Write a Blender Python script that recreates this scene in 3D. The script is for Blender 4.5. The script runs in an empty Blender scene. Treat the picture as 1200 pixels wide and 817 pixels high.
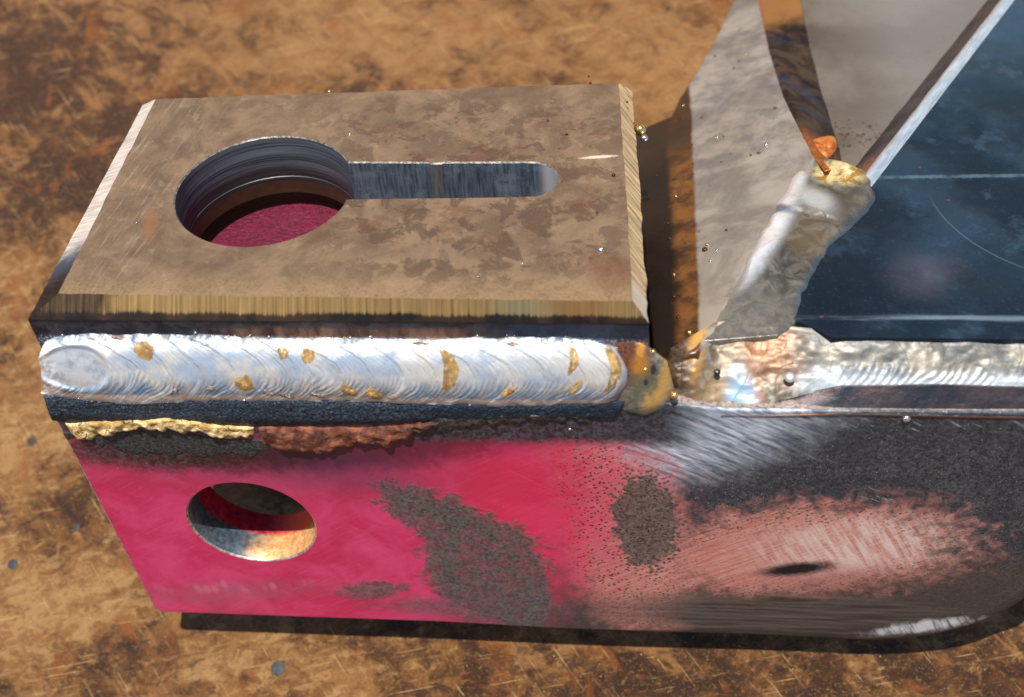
import bpy, bmesh, math, random
import numpy as np
from mathutils import Vector, Matrix, Euler
from mathutils.geometry import tessellate_polygon

random.seed(4); rng = np.random.default_rng(4)
scene = bpy.context.scene
COL = scene.collection
MM = 0.001                                   # the part is modelled in millimetres, built in metres

# ------------------------------------------------------------------ camera, sky, sun, exposure
TILT = math.radians(23)                      # the bracket lies leaning back on its rear edge
ROOT_LOC = Vector((0, 0, 0.0968))
ROOT = Matrix.Translation(ROOT_LOC) @ Matrix.Rotation(-TILT, 4, 'X')
CAM = [0.78582, 0.13115, -0.08186, 99.62486, -149.54749, 137.90611, 42.08651]
cam = bpy.data.cameras.new('camera'); cam_o = bpy.data.objects.new('camera', cam); COL.objects.link(cam_o)
cam.sensor_width = 36; cam.lens = CAM[6]; cam.clip_start = 0.01; cam.clip_end = 50
cam_o.matrix_world = ROOT @ (Matrix.Translation(Vector(CAM[3:6]) * MM) @ Matrix.Rotation(CAM[1], 4, 'Z')
                             @ Matrix.Rotation(CAM[0], 4, 'X') @ Matrix.Rotation(CAM[2], 4, 'Z'))
cam.dof.use_dof = True; cam.dof.focus_distance = 0.235; cam.dof.aperture_fstop = 15.5
scene.camera = cam_o

SUN = Vector((-0.04, 0.12, 0.98)).normalized()
world = bpy.data.worlds.new('World'); scene.world = world; world.use_nodes = True
wt = world.node_tree; bg = wt.nodes['Background']
sky = wt.nodes.new('ShaderNodeTexSky'); sky.sky_type = 'NISHITA'; sky.sun_disc = False
sky.sun_elevation = math.asin(SUN.z); sky.sun_rotation = math.atan2(SUN.x, SUN.y)
wt.links.new(sky.outputs[0], bg.inputs[0]); bg.inputs[1].default_value = 0.08
sl = bpy.data.lights.new('sun', 'SUN'); sl.energy = 5.0; sl.angle = math.radians(0.6); sl.color = (1, .955, .88)
so = bpy.data.objects.new('sun', sl); COL.objects.link(so); so.rotation_euler = SUN.to_track_quat('Z', 'Y').to_euler()
vs = scene.view_settings
scene.display_settings.display_device = 'sRGB'
vs.view_transform = 'Standard'; vs.look = 'None'; vs.exposure = 0.24; vs.gamma = 1; vs.use_curve_mapping = False
scene.cycles.max_bounces = 6

# ------------------------------------------------------------------ node helper language
class G:
    def __init__(s, name):
        s.m = bpy.data.materials.new(name); s.m.use_nodes = True
        s.t = s.m.node_tree; s.b = s.t.nodes['Principled BSDF']
        tc = s.t.nodes.new('ShaderNodeTexCoord')
        mp = s.t.nodes.new('ShaderNodeMapping'); mp.inputs['Scale'].default_value = (1000,) * 3
        s.t.links.new(tc.outputs['Object'], mp.inputs[0]); s.p = V(s, mp.outputs[0])
        sx = s.t.nodes.new('ShaderNodeSeparateXYZ'); s.t.links.new(mp.outputs[0], sx.inputs[0])
        s.x, s.y, s.z = (V(s, o) for o in sx.outputs)
    def uv(s):
        n = s.t.nodes.new('ShaderNodeUVMap'); n.uv_map = 'strip'
        x = s.t.nodes.new('ShaderNodeSeparateXYZ'); s.t.links.new(n.outputs[0], x.inputs[0])
        return V(s, x.outputs[0]), V(s, x.outputs[1])
    def put(s, sock, v):
        if isinstance(v, V): s.t.links.new(v.o, sock)
        elif sock.type == 'RGBA' and not isinstance(v, (int, float)): sock.default_value = (*v[:3], 1)
        else: sock.default_value = v
    def math(s, op, *a, clamp=False):
        n = s.t.nodes.new('ShaderNodeMath'); n.operation = op; n.use_clamp = clamp
        for i, v in enumerate(a): s.put(n.inputs[i], v)
        return V(s, n.outputs[0])
    def vec(s, rot=(0, 0, 0), scale=(1, 1, 1), loc=(0, 0, 0)):
        n = s.t.nodes.new('ShaderNodeMapping'); s.put(n.inputs[0], s.p)
        n.inputs['Rotation'].default_value = [math.radians(r) for r in rot]
        n.inputs['Scale'].default_value = scale; n.inputs['Location'].default_value = loc
        n2 = n
        return V(s, n.outputs[0])
    def streak(s, rot, scale):               # rotate first, then stretch
        n = s.t.nodes.new('ShaderNodeMapping'); s.put(n.inputs[0], s.vec(rot)); n.inputs['Scale'].default_value = scale
        return V(s, n.outputs[0])
    def noise(s, scale, detail=4, rough=.55, v=None, dist=0):
        n = s.t.nodes.new('ShaderNodeTexNoise'); s.put(n.inputs['Vector'], v or s.p)
        n.inputs['Scale'].default_value = scale; n.inputs['Detail'].default_value = detail
        n.inputs['Roughness'].default_value = rough; n.inputs['Distortion'].default_value = dist
        return V(s, n.outputs[0])
    def vor(s, scale, feature='F1', v=None, out=0, rnd=1):
        n = s.t.nodes.new('ShaderNodeTexVoronoi'); n.feature = feature; s.put(n.inputs['Vector'], v or s.p)
        n.inputs['Scale'].default_value = scale; n.inputs['Randomness'].default_value = rnd
        return V(s, n.outputs[out])
    def ss(s, v, a, b):                       # smooth step from a to b (a may exceed b)
        n = s.t.nodes.new('ShaderNodeMapRange'); n.interpolation_type = 'SMOOTHSTEP'
        if a > b: lo, hi, o0, o1 = b, a, 1, 0
        else: lo, hi, o0, o1 = a, b, 0, 1
        for i, q in enumerate((v, lo, hi, o0, o1)): s.put(n.inputs[i], q)
        return V(s, n.outputs[0])
    def mix(s, f, a, b):
        n = s.t.nodes.new('ShaderNodeMix'); n.data_type = 'RGBA'
        s.put(n.inputs[0], f); s.put(n.inputs[6], a); s.put(n.inputs[7], b)
        return V(s, n.outputs[2])
    def ell(s, e, u, v, soft=.3, wob=None, amp=0.):      # 1 inside an ellipse on the plane (u, v)
        cx, cy, a, b, c, d = e
        du, dv = u - cx, v - cy
        p, q = du * a + dv * b, du * c + dv * d
        r = s.math('SQRT', p * p + q * q)
        if wob is not None: r = r + (wob - .5) * (2 * amp)
        return s.ss(r, 1 + soft, 1 - soft)
    def bump(s, h, dist, strength=1., prev=None):
        n = s.t.nodes.new('ShaderNodeBump'); n.inputs['Distance'].default_value = dist * MM
        n.inputs['Strength'].default_value = strength; s.put(n.inputs['Height'], h)
        if prev is not None: s.put(n.inputs['Normal'], prev)
        return V(s, n.outputs[0])
    def set(s, **k):
        names = dict(col='Base Color', rough='Roughness', metal='Metallic', n='Normal', spec='Specular IOR Level', coat='Coat Weight', ani='Anisotropic', crough='Coat Roughness')
        for q, v in k.items(): s.put(s.b.inputs[names[q]], v)
        return s.m
class V:
    def __init__(s, g, o): s.g, s.o = g, o
    def __add__(s, k): return s.g.math('ADD', s, k)
    __radd__ = __add__
    def __sub__(s, k): return s.g.math('SUBTRACT', s, k)
    def __rsub__(s, k): return s.g.math('SUBTRACT', k, s)
    def __mul__(s, k): return s.g.math('MULTIPLY', s, k)
    __rmul__ = __mul__
    def mx(s, k): return s.g.math('MAXIMUM', s, k)
    def mn(s, k): return s.g.math('MINIMUM', s, k)

def rgb(r, g, b):                             # display colour -> linear
    f = lambda c: (c / 255 / 12.92) if c < 10.3 else ((c / 255 + .055) / 1.055) ** 2.4
    return (f(r), f(g), f(b))

# ------------------------------------------------------------------ mesh helpers
def hash2(i, j, seed):
    n = (i.astype(np.int64) * 374761393 + j.astype(np.int64) * 668265263 + seed * 1442695041) & 0x7fffffff
    n = ((n ^ (n >> 13)) * 1274126177) & 0x7fffffff
    return ((n ^ (n >> 16)) & 0xffff) / 65535.
def vnoise(x, y, seed=0):
    x = np.asarray(x, float); y = np.asarray(y, float)
    i = np.floor(x); j = np.floor(y); fx = x - i; fy = y - j
    fx = fx * fx * (3 - 2 * fx); fy = fy * fy * (3 - 2 * fy)
    a = hash2(i, j, seed); b = hash2(i + 1, j, seed); c = hash2(i, j + 1, seed); d = hash2(i + 1, j + 1, seed)
    return (a + (b - a) * fx) * (1 - fy) + (c + (d - c) * fx) * fy
def fbm(x, y, o=4, seed=0):
    r = 0; a = .5; t = 0
    for k in range(o):
        r = r + a * vnoise(np.asarray(x) * 2 ** k + 13.7 * k, np.asarray(y) * 2 ** k - 7.1 * k, seed + k); t += a; a *= .5
    return r / t
def sstep(a, b, x):
    t = np.clip((np.asarray(x, float) - a) / (b - a), 0, 1); return t * t * (3 - 2 * t)

def link(name, verts, faces, mats, parent, fm=None, sharp=35):
    me = bpy.data.meshes.new(name)
    me.from_pydata([tuple(float(c) * MM for c in v) for v in verts], [], [tuple(int(i) for i in f) for f in faces])
    for m in (mats if isinstance(mats, (list, tuple)) else [mats]): me.materials.append(m)
    if fm is not None: me.polygons.foreach_set('material_index', np.array(fm, dtype=np.int32))
    me.polygons.foreach_set('use_smooth', np.ones(len(me.polygons), dtype=bool))
    if sharp: me.set_sharp_from_angle(angle=math.radians(sharp))
    me.update()
    o = bpy.data.objects.new(name, me); COL.objects.link(o)
    if parent is not None: o.parent = parent
    return o

def dens(poly, step, closed=True):
    out = []; n = len(poly)
    for i in range(n if closed else n - 1):
        a = np.array(poly[i], float); b = np.array(poly[(i + 1) % n], float)
        k = max(1, int(np.linalg.norm(b - a) / step))
        for j in range(k): out.append(a + (b - a) * j / k)
    if not closed: out.append(np.array(poly[-1], float))
    return np.array(out)
def normals2(P):                              # outward vertex normals of a CCW closed polyline
    t1 = P - np.roll(P, 1, 0); t2 = np.roll(P, -1, 0) - P
    t1 /= np.linalg.norm(t1, axis=1)[:, None] + 1e-12; t2 /= np.linalg.norm(t2, axis=1)[:, None] + 1e-12
    n1 = np.stack([t1[:, 1], -t1[:, 0]], 1); n2 = np.stack([t2[:, 1], -t2[:, 0]], 1)
    n = n1 + n2; n /= np.linalg.norm(n, axis=1)[:, None] + 1e-12
    c = np.clip((n * n1).sum(1), .45, 1)
    return n / c[:, None]
def arc(cx, cy, r, a0, a1, n):
    return [(cx + r * math.cos(math.radians(a0 + (a1 - a0) * i / n)), cy + r * math.sin(math.radians(a0 + (a1 - a0) * i / n))) for i in range(n + 1)]

def plate(name, outer_rings, holes, fr, mats, parent, cap=0, ring_mat=None, back=True, sharp=30):
    """outer_rings: [(P(n,2), w)...] from the face edge outward and down; holes: list of (rings, ring_mats);
    fr maps (u, v, w) to space; w is height above the face plane."""
    Vv = []; F = []; fm = []
    def add(P, w):
        s = len(Vv); w = np.broadcast_to(w, (len(P),))
        for q, ww in zip(P, w): Vv.append(fr(q[0], q[1], ww))
        return list(range(s, s + len(P)))
    oi = [add(P, w) for P, w in outer_rings]
    hi = [[add(P, w) for P, w in R] for R, _ in holes]
    def band(a, b, m, flip=False):
        n = len(a)
        for i in range(n):
            q = (a[i], b[i], b[(i + 1) % n], a[(i + 1) % n])
            F.append(q[::-1] if flip else q); fm.append(m)
    for k in range(len(oi) - 1):
        mm = ring_mat[k] if ring_mat else cap
        if callable(mm): 
            n = len(oi[k])
            for i in range(n):
                F.append((oi[k][i], oi[k + 1][i], oi[k + 1][(i + 1) % n], oi[k][(i + 1) % n])); fm.append(mm(i))
        else: band(oi[k], oi[k + 1], mm)
    for (R, hm), I in zip(holes, hi):
        for k in range(len(I) - 1): band(I[k], I[k + 1], hm[k], True)
    def fill(o, hs, m, up):
        loops = [[Vector((*outer_flat[i], 0)) for i in o]] + [[Vector((*outer_flat[i], 0)) for i in h] for h in hs]
        ids = sum([list(o)] + [list(h) for h in hs], [])
        for t in tessellate_polygon(loops):
            a, b, c = (outer_flat[ids[i]] for i in t)
            ar = (b[0] - a[0]) * (c[1] - a[1]) - (b[1] - a[1]) * (c[0] - a[0])
            q = tuple(ids[i] for i in t)
            if (ar > 0) != up: q = q[::-1]
            F.append(q); fm.append(m)
    nb = len(F)
    outer_flat = np.concatenate([P for P, w in outer_rings] + [P for R, _ in holes for P, w in R])
    fill(oi[0], [I[0] for I in hi], cap, True)
    if back: fill(oi[-1], [I[-1] for I in hi], ring_mat[-1] if ring_mat and not callable(ring_mat[-1]) else cap, False)
    o = link(name, Vv, F, mats, parent, fm, sharp)
    o.data.polygons.foreach_set('use_smooth', np.arange(len(F)) < nb); o.data.update()
    return o

def fillet_rings(P, r, segs, thick):
    N = normals2(P); r = np.broadcast_to(r, (len(P),)); out = []
    for k in range(segs + 1):
        a = math.pi / 2 * k / segs
        out.append((P - N * (r * (1 - math.sin(a)))[:, None], -r * (1 - math.cos(a))))
    out.append((P, -thick))
    return out
def hole_rings(P, ch, depths):               # P CCW; depths: list of (w, radial offset)
    N = normals2(P)
    return [(P + N * ch, 0.), (P, -ch)] + [(P + N * o, w) for w, o in depths]

def resample(pts, n):
    P = np.array(pts, float); d = np.r_[0, np.cumsum(np.linalg.norm(np.diff(P, axis=0), axis=1))]
    t = np.linspace(0, d[-1], n)
    return np.stack([np.interp(t, d, P[:, k]) for k in range(P.shape[1])], 1)
def smooth_line(P, k):
    P = P.copy()
    for _ in range(k): P[1:-1] = (P[:-2] + 2 * P[1:-1] + P[2:]) / 4
    return P
def sheet(name, lower, upper, n, m, nrm, hfun, mats, parent, sharp=None, skirt=0., smooth=6):
    """lumpy strip between two 3D polylines: hfun(L, v, u) is the height along nrm, v in -1..1 from lower to upper"""
    A = smooth_line(resample(lower, n), smooth); B = smooth_line(resample(upper, n), smooth)
    v = np.linspace(-1, 1, m); u = np.linspace(0, 1, n)
    U, W = np.meshgrid(u, v, indexing='ij')
    base = A[:, None, :] * (1 - W[..., None]) / 2 + B[:, None, :] * (1 + W[..., None]) / 2
    Hh = hfun(base, W, U)
    nn = np.array(nrm, float); nn = nn / np.linalg.norm(nn)
    P = (base + Hh[..., None] * nn).reshape(-1, 3)
    idx = np.arange(n * m).reshape(n, m)
    F = np.stack([idx[:-1, :-1], idx[1:, :-1], idx[1:, 1:], idx[:-1, 1:]], -1).reshape(-1, 4)
    Vl = P.tolist(); Fl = F.tolist()
    if skirt:
        ring = list(idx[:, 0]) + list(idx[-1, 1:]) + list(idx[::-1, -1][1:]) + list(idx[0, ::-1][1:-1])
        s = len(Vl)
        for i in ring: Vl.append((P[i] - nn * skirt).tolist())
        k = len(ring)
        for i in range(k): Fl.append((ring[(i + 1) % k], ring[i], s + i, s + (i + 1) % k))
    o = link(name, Vl, Fl, mats, parent, None, sharp)
    uvv = np.stack([U.reshape(-1), (W.reshape(-1) + 1) / 2], 1)
    if skirt: uvv = np.concatenate([uvv, uvv[np.array(ring)]])
    li = np.empty(len(o.data.loops), dtype=np.int32); o.data.loops.foreach_get('vertex_index', li)
    ul = o.data.uv_layers.new(name='strip'); ul.data.foreach_set('uv', uvv[li].astype(np.float32).ravel())
    return o

def flake(name, P3, nrm, h, mats, parent, seed=0, rings=5, rough=.35):
    """closed lumpy blob on a surface: P3 is its outline (n,3)"""
    P3 = np.array(P3, float); c = P3.mean(0); nn = np.array(nrm, float) / np.linalg.norm(nrm)
    Vl = []; n = len(P3)
    for k in range(rings):
        t = k / rings
        for i in range(n):
            q = P3[i] + (c - P3[i]) * t
            hh = h * (1 - (1 - t) ** 3) * (1 - rough + 2 * rough * vnoise(q[0] * 1.7, (q[1] + q[2]) * 1.7, seed)) - .05 * (k == 0)
            Vl.append(q + nn * hh)
    Vl.append(c + nn * h * (1 - rough + 2 * rough * vnoise(c[0] * 1.7, (c[1] + c[2]) * 1.7, seed)))
    F = []
    for k in range(rings - 1):
        for i in range(n): F.append((k * n + i, k * n + (i + 1) % n, (k + 1) * n + (i + 1) % n, (k + 1) * n + i))
    for i in range(n): F.append(((rings - 1) * n + i, (rings - 1) * n + (i + 1) % n, rings * n))
    return link(name, Vl, F, mats, parent, None, None)

# ------------------------------------------------------------------ materials
def m_table():
    g = G('rusty_worktop')
    d = g.noise(.018, 4, .55, dist=.5)
    a = g.noise(.07, 6, .66, dist=1.2)
    b = g.noise(1, 8, .7, dist=.7, v=g.streak((0, 0, 32), (.06, .13, 1)))
    b2 = g.noise(1, 8, .72, dist=.5, v=g.streak((0, 0, -20), (.16, .28, 1)))
    c = g.noise(.75, 6, .75); f = g.noise(2.4, 4, .75); gt = g.noise(1.5, 5, .8, v=g.vec(loc=(5, 2, 0)))
    te = lambda e, am=.8: g.ell(e, g.x, g.y, .8, b, am)
    calm = 1 - g.ss(g.y + (d - .5) * 60, 55, 103) * .6
    lt = te((27.51,126.1,0.02355,0.002074,0.001076,0.06755)).mx(te((-38.04,-37.44,0.03489,0.01331,-0.0158,0.07695))).mx(te((112.9,119,0.04697,-0.0002514,0.0008328,0.05843))).mx(te((21.09,-53.49,0.03069,0.003632,-0.006062,0.1722)) * .7).mx(te((-51.48,-3.27,0.07353,0.01495,-0.001514,0.07388)) * .5)
    dkz = te((-75.66,115.7,0.05473,0.01112,0.0007064,0.05607)).mx(te((-46.69,84,0.03438,0.01738,-0.02723,0.06334)) * .7).mx(te((-30.36,-20.39,0.06515,0.01174,-0.00169,0.06651)) * .5).mx(te((132.9,-51.42,0.01015,-0.0003433,-0.004261,0.1192)) * .8).mx(te((-12.3,-50.74,0.06839,0.01116,-0.004317,0.1266)) * .6)
    bias = (lt - dkz) * .1 + (d - .5) * .25
    bb = b + bias; bb2 = b2 + bias
    col = g.mix(g.ss(a + bias, .38, .6), rgb(82, 48, 23), rgb(140, 92, 46))
    col = g.mix(g.ss(bb, .48, .6) * .75, col, rgb(168, 118, 68))
    col = g.mix(g.ss(bb2, .52, .62) * .6 * calm, col, rgb(204, 160, 104))
    col = g.mix(g.ss(bb, .46, .36) * .75 * calm, col, rgb(66, 39, 22))
    col = g.mix(g.ss(bb2, .46, .36) * .7 * calm, col, rgb(56, 32, 18))
    col = g.mix(g.ss(c, .54, .64) * .4 * calm, col, rgb(66, 36, 18))
    col = g.mix(g.ss(c, .45, .37) * .4 * calm, col, rgb(200, 156, 96))
    col = g.mix(g.ss(gt, .56, .66) * .45 * calm, col, rgb(214, 172, 112))
    col = g.mix(g.ss(gt, .44, .36) * .45 * calm, col, rgb(44, 25, 14))
    col = g.mix(g.ss(g.noise(.07, 4, .55, v=g.vec(loc=(40, 9, 3)), dist=.8), .58, .68) * .55, col, rgb(156, 86, 34))
    sl_ = g.noise(1., 2, .5, v=g.streak((0, 0, 52), (.07, 2.6, 1))); sl2 = g.noise(1., 2, .5, v=g.streak((0, 0, -12), (.06, 2.2, 1)))
    col = g.mix(g.ss(sl_, .66, .71) * g.ss(b, .4, .55) * .75, col, rgb(228, 190, 130))
    col = g.mix(g.ss(sl2, .66, .71) * g.ss(a, .4, .55) * .75, col, rgb(228, 190, 130))
    fl = g.ss(g.vor(.5), .11, .06) * g.ss(c, .48, .54)
    col = g.mix(fl * .9, col, rgb(250, 222, 168))
    dk = g.ss(g.vor(.035), .075, .03) * g.ss(g.noise(.05, 2), .42, .6)
    col = g.mix(dk * .8, col, rgb(46, 56, 66))
    h = c * .5 + b2 + f * .3 + gt * .5 + fl * .4
    return g.set(col=col, rough=g.ss(b2, .7, .35) * .2 + .36 + g.ss(f, .4, .6) * .1, metal=.1, n=g.bump(h, 1.4, 1.0), spec=.6)

def m_top():
    g = G('brown_mill_scale'); x, y = g.x, g.y
    w = g.noise(.09, 7, .68, dist=.5); f = g.noise(1.6, 5, .7); f2 = g.noise(4.5, 3, .6)
    col = g.mix(g.ss(w, .35, .65), rgb(106, 84, 64), rgb(138, 112, 86))
    reg = g.ell((72.46,24.8,0.03298,0.00309,2.931e-06,0.03557), x, y, .5).mx(g.ell((70.15,49.41,0.02905,0.002722,0.0008747,0.08473), x, y, .5) * .8).mx(.22)
    pat = g.ss(g.noise(.17, 8, .7, v=g.vec(loc=(7, 3, 0)), dist=.4), .5, .56)
    col = g.mix(pat * reg * .7, col, rgb(86, 64, 50))
    pat2 = g.ss(g.noise(.12, 7, .7, v=g.vec(loc=(27, 13, 0))), .54, .6)
    col = g.mix(pat2 * reg * .5, col, rgb(104, 64, 46))
    pat3 = g.ss(g.noise(.22, 6, .7, v=g.vec(loc=(-17, 31, 0))), .58, .64)
    col = g.mix(pat3 * .3, col, rgb(164, 140, 114))
    br = g.noise(1, 4, .6, v=g.streak((0, 0, 10), (1.4, .1, 1)))
    col = g.mix(g.ss(x, 22, 6) * g.ss(br, .5, .75) * .3, col, rgb(196, 180, 158))
    br2 = g.noise(1, 4, .6, v=g.streak((0, 0, 35), (2.4, .12, 1)))
    col = g.mix(g.ss(br2, .64, .76) * .25, col, rgb(190, 168, 140))
    col = g.mix(g.ell((11.39,18.68,0.7475,0.1334,0.05803,0.2358), x, y, .5, f, 1.2) * .5, col, rgb(150, 98, 58))
    col = g.mix(g.ell((97.38,5.486,0.31,0.00465,-0.001516,0.1885), x, y, .5, f, .6) * .6, col, rgb(110, 70, 44))
    col = g.mix(g.ell((94.58,39.52,0.3043,0.01936,-0.2517,2.259), x, y, .4, f, .5) * .85, col, rgb(235, 215, 190))
    col = g.mix(g.ss(y, 8, -1) * .5 * g.ss(f, .3, .6), col, rgb(172, 140, 98))
    col = g.mix(g.ss(f, .6, .78) * .35, col, rgb(88, 66, 52))
    col = g.mix(g.ss(f2, .6, .74) * .5, col, rgb(204, 182, 152))
    col = g.mix(g.ss(f2, .42, .3) * .4, col, rgb(70, 52, 40))
    n = g.bump(f * .7 + f2 * .4 + pat * reg * .8, .12, .7)
    return g.set(col=col, rough=.5 - pat * .08, metal=.3, n=n)

def m_front_bevel():
    g = G('straw_tinted_ground_bevel'); x = g.x
    s1 = g.noise(1, 5, .7, v=g.vec(scale=(1.3, .02, .02))); s2 = g.noise(1, 3, .6, v=g.vec(scale=(5, .05, .05))); w = g.noise(.15, 4)
    col = g.mix(g.ss(s1, .3, .7), rgb(112, 86, 50), rgb(170, 138, 86))
    col = g.mix(g.ss(s2, .52, .75) * .5, col, rgb(214, 184, 132))
    col = g.mix(g.ss(s2, .45, .25) * .6, col, rgb(112, 78, 44))
    col = g.mix(g.ell((83.74,-0.2394,0.1732,-0.008298,-0.001388,0.1265), x, g.z, .6) * .5, col, rgb(130, 132, 104))
    col = g.mix(g.ell((90.93,-0.1604,0.2052,-0.00463,-0.001393,0.1269), x, g.z, .6) * .55, col, rgb(150, 104, 62))
    dk = g.ss(x + (w - .5) * 8 - g.z * .6, 13.5, 8.5)
    col = g.mix(dk * .92, col, g.mix(g.ss(s1, .35, .7), rgb(20, 17, 17), rgb(96, 72, 50)))
    lo = g.ss(g.z + (w - .5) * 1.2 + (s1 - .5) * 1.4 + (s2 - .5), -1.9, -2.4)
    col = g.mix(lo * .96, col, g.mix(g.ss(w, .45, .6), rgb(18, 16, 20), rgb(54, 36, 26)))
    return g.set(col=col, rough=.38, metal=.55, n=g.bump(s1 + s2 * .6, .05, .5))

def m_side_bevel():
    g = G('ground_steel_bevel'); y = g.y
    s = g.noise(1, 4, .65, v=g.streak((0, 0, -62), (2.6, .12, .12))); w = g.noise(.2, 4); s2 = g.noise(.7, 4, .7)
    col = g.mix(g.ss(s, .3, .7), rgb(190, 178, 164), rgb(244, 236, 226))
    gold = g.ss(g.x, 60, 90)
    col = g.mix(gold * .8, col, g.mix(g.ss(s, .35, .65), rgb(120, 84, 40), rgb(236, 204, 140)))
    col = g.mix(gold * g.ss(y + (s2 - .5) * 8, 6, 1) * .8, col, rgb(200, 192, 180))
    heat = g.ss(y + (w - .5) * 8, 17, 9)
    hc = g.mix(g.ss(y, 10, 3), rgb(62, 74, 92), rgb(16, 14, 16))
    hc = g.mix(g.ss(s, .55, .72) * .4, hc, rgb(110, 118, 126))
    col = g.mix(heat * g.ss(g.x, 30, 20), col, hc)
    return g.set(col=col, rough=.4, metal=.3, n=g.bump(s + s2 * .5, .06, .5))

def m_side_dark():
    g = G('burnt_plate_side'); x, z = g.x, g.z
    s1 = g.noise(1, 5, .65, v=g.vec(scale=(.5, .1, .1))); w = g.noise(.3, 6, .7, dist=.6); f = g.noise(2.2, 5, .75); w2 = g.noise(.9, 4, .7)
    col = g.mix(g.ss(w, .38, .62), rgb(20, 24, 36), rgb(70, 66, 72))
    brn = g.ss(x + (w - .5) * 14, 22, 38) * g.ss(x + (w - .5) * 14, 80, 68) * g.ss(z + (w - .5) * 3, -4.2, -5.4)
    col = g.mix(brn * .9, col, g.mix(g.ss(s1, .35, .65), rgb(78, 46, 36), rgb(142, 104, 84)))
    col = g.mix(g.ss(x, 74, 84) * .7, col, g.mix(w2, rgb(24, 36, 56), rgb(58, 76, 100)))
    col = g.mix(g.ss(x + (w - .5) * 6, 94, 99) * g.ss(z, -6.5, -8.5) * .8, col, rgb(130, 84, 62))
    col = g.mix(g.ss(f, .6, .72) * .55, col, rgb(130, 138, 150))
    col = g.mix(g.ss(z + (w2 - .5) * 2, -6.6, -7.6) * g.ss(f, .48, .58) * .8, col, rgb(186, 196, 208))
    col = g.mix(g.ss(z + (f - .5) * 1.2, -3.9, -3.4) * .8, col, rgb(26, 20, 18))
    return g.set(col=col, rough=.45, metal=.4, n=g.bump(f * .6 + s1 + w2, .3, .8))

def m_bore():
    g = G('machined_bore'); x, y, z = g.x, g.y, g.z
    ring = g.noise(1, 5, .7, v=g.vec(scale=(.03, .03, 2.2))); f = g.noise(.5, 4)
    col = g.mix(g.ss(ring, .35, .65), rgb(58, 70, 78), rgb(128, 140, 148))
    col = g.mix(g.ss(z + (ring - .5) * 3, -4, -10) * .8, col, rgb(44, 38, 34))  # shade deeper in the bore, painted as a darker tone
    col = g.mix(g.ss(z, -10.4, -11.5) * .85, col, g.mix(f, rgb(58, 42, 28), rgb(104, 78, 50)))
    return g.set(col=col, rough=.42, metal=.4, n=g.bump(ring, .12, .5))

def m_slot():
    g = G('cut_slot_wall'); x, z = g.x, g.z
    s = g.noise(1, 5, .7, v=g.vec(scale=(1.7, .1, .14))); f = g.noise(3.2, 4, .7); w = g.noise(.25, 3)
    col = g.mix(g.ss(s, .3, .7), rgb(66, 78, 92), rgb(120, 134, 148))
    col = g.mix(g.ss(w + (f - .5) * .5, .5, .66) * .6, col, rgb(140, 152, 164))
    col = g.mix(g.ss(x, 82.5, 85), col, rgb(214, 214, 212))  # sunlit end of the slot, painted lighter
    col = g.mix(g.ss(x, 61.4, 62) * g.ss(x, 64.6, 64), col, g.mix(g.ss(s, .3, .7), rgb(88, 92, 94), rgb(136, 136, 130)))
    return g.set(col=col, rough=.45, metal=.35, n=g.bump(s + f * .6, .12, .6))

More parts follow.
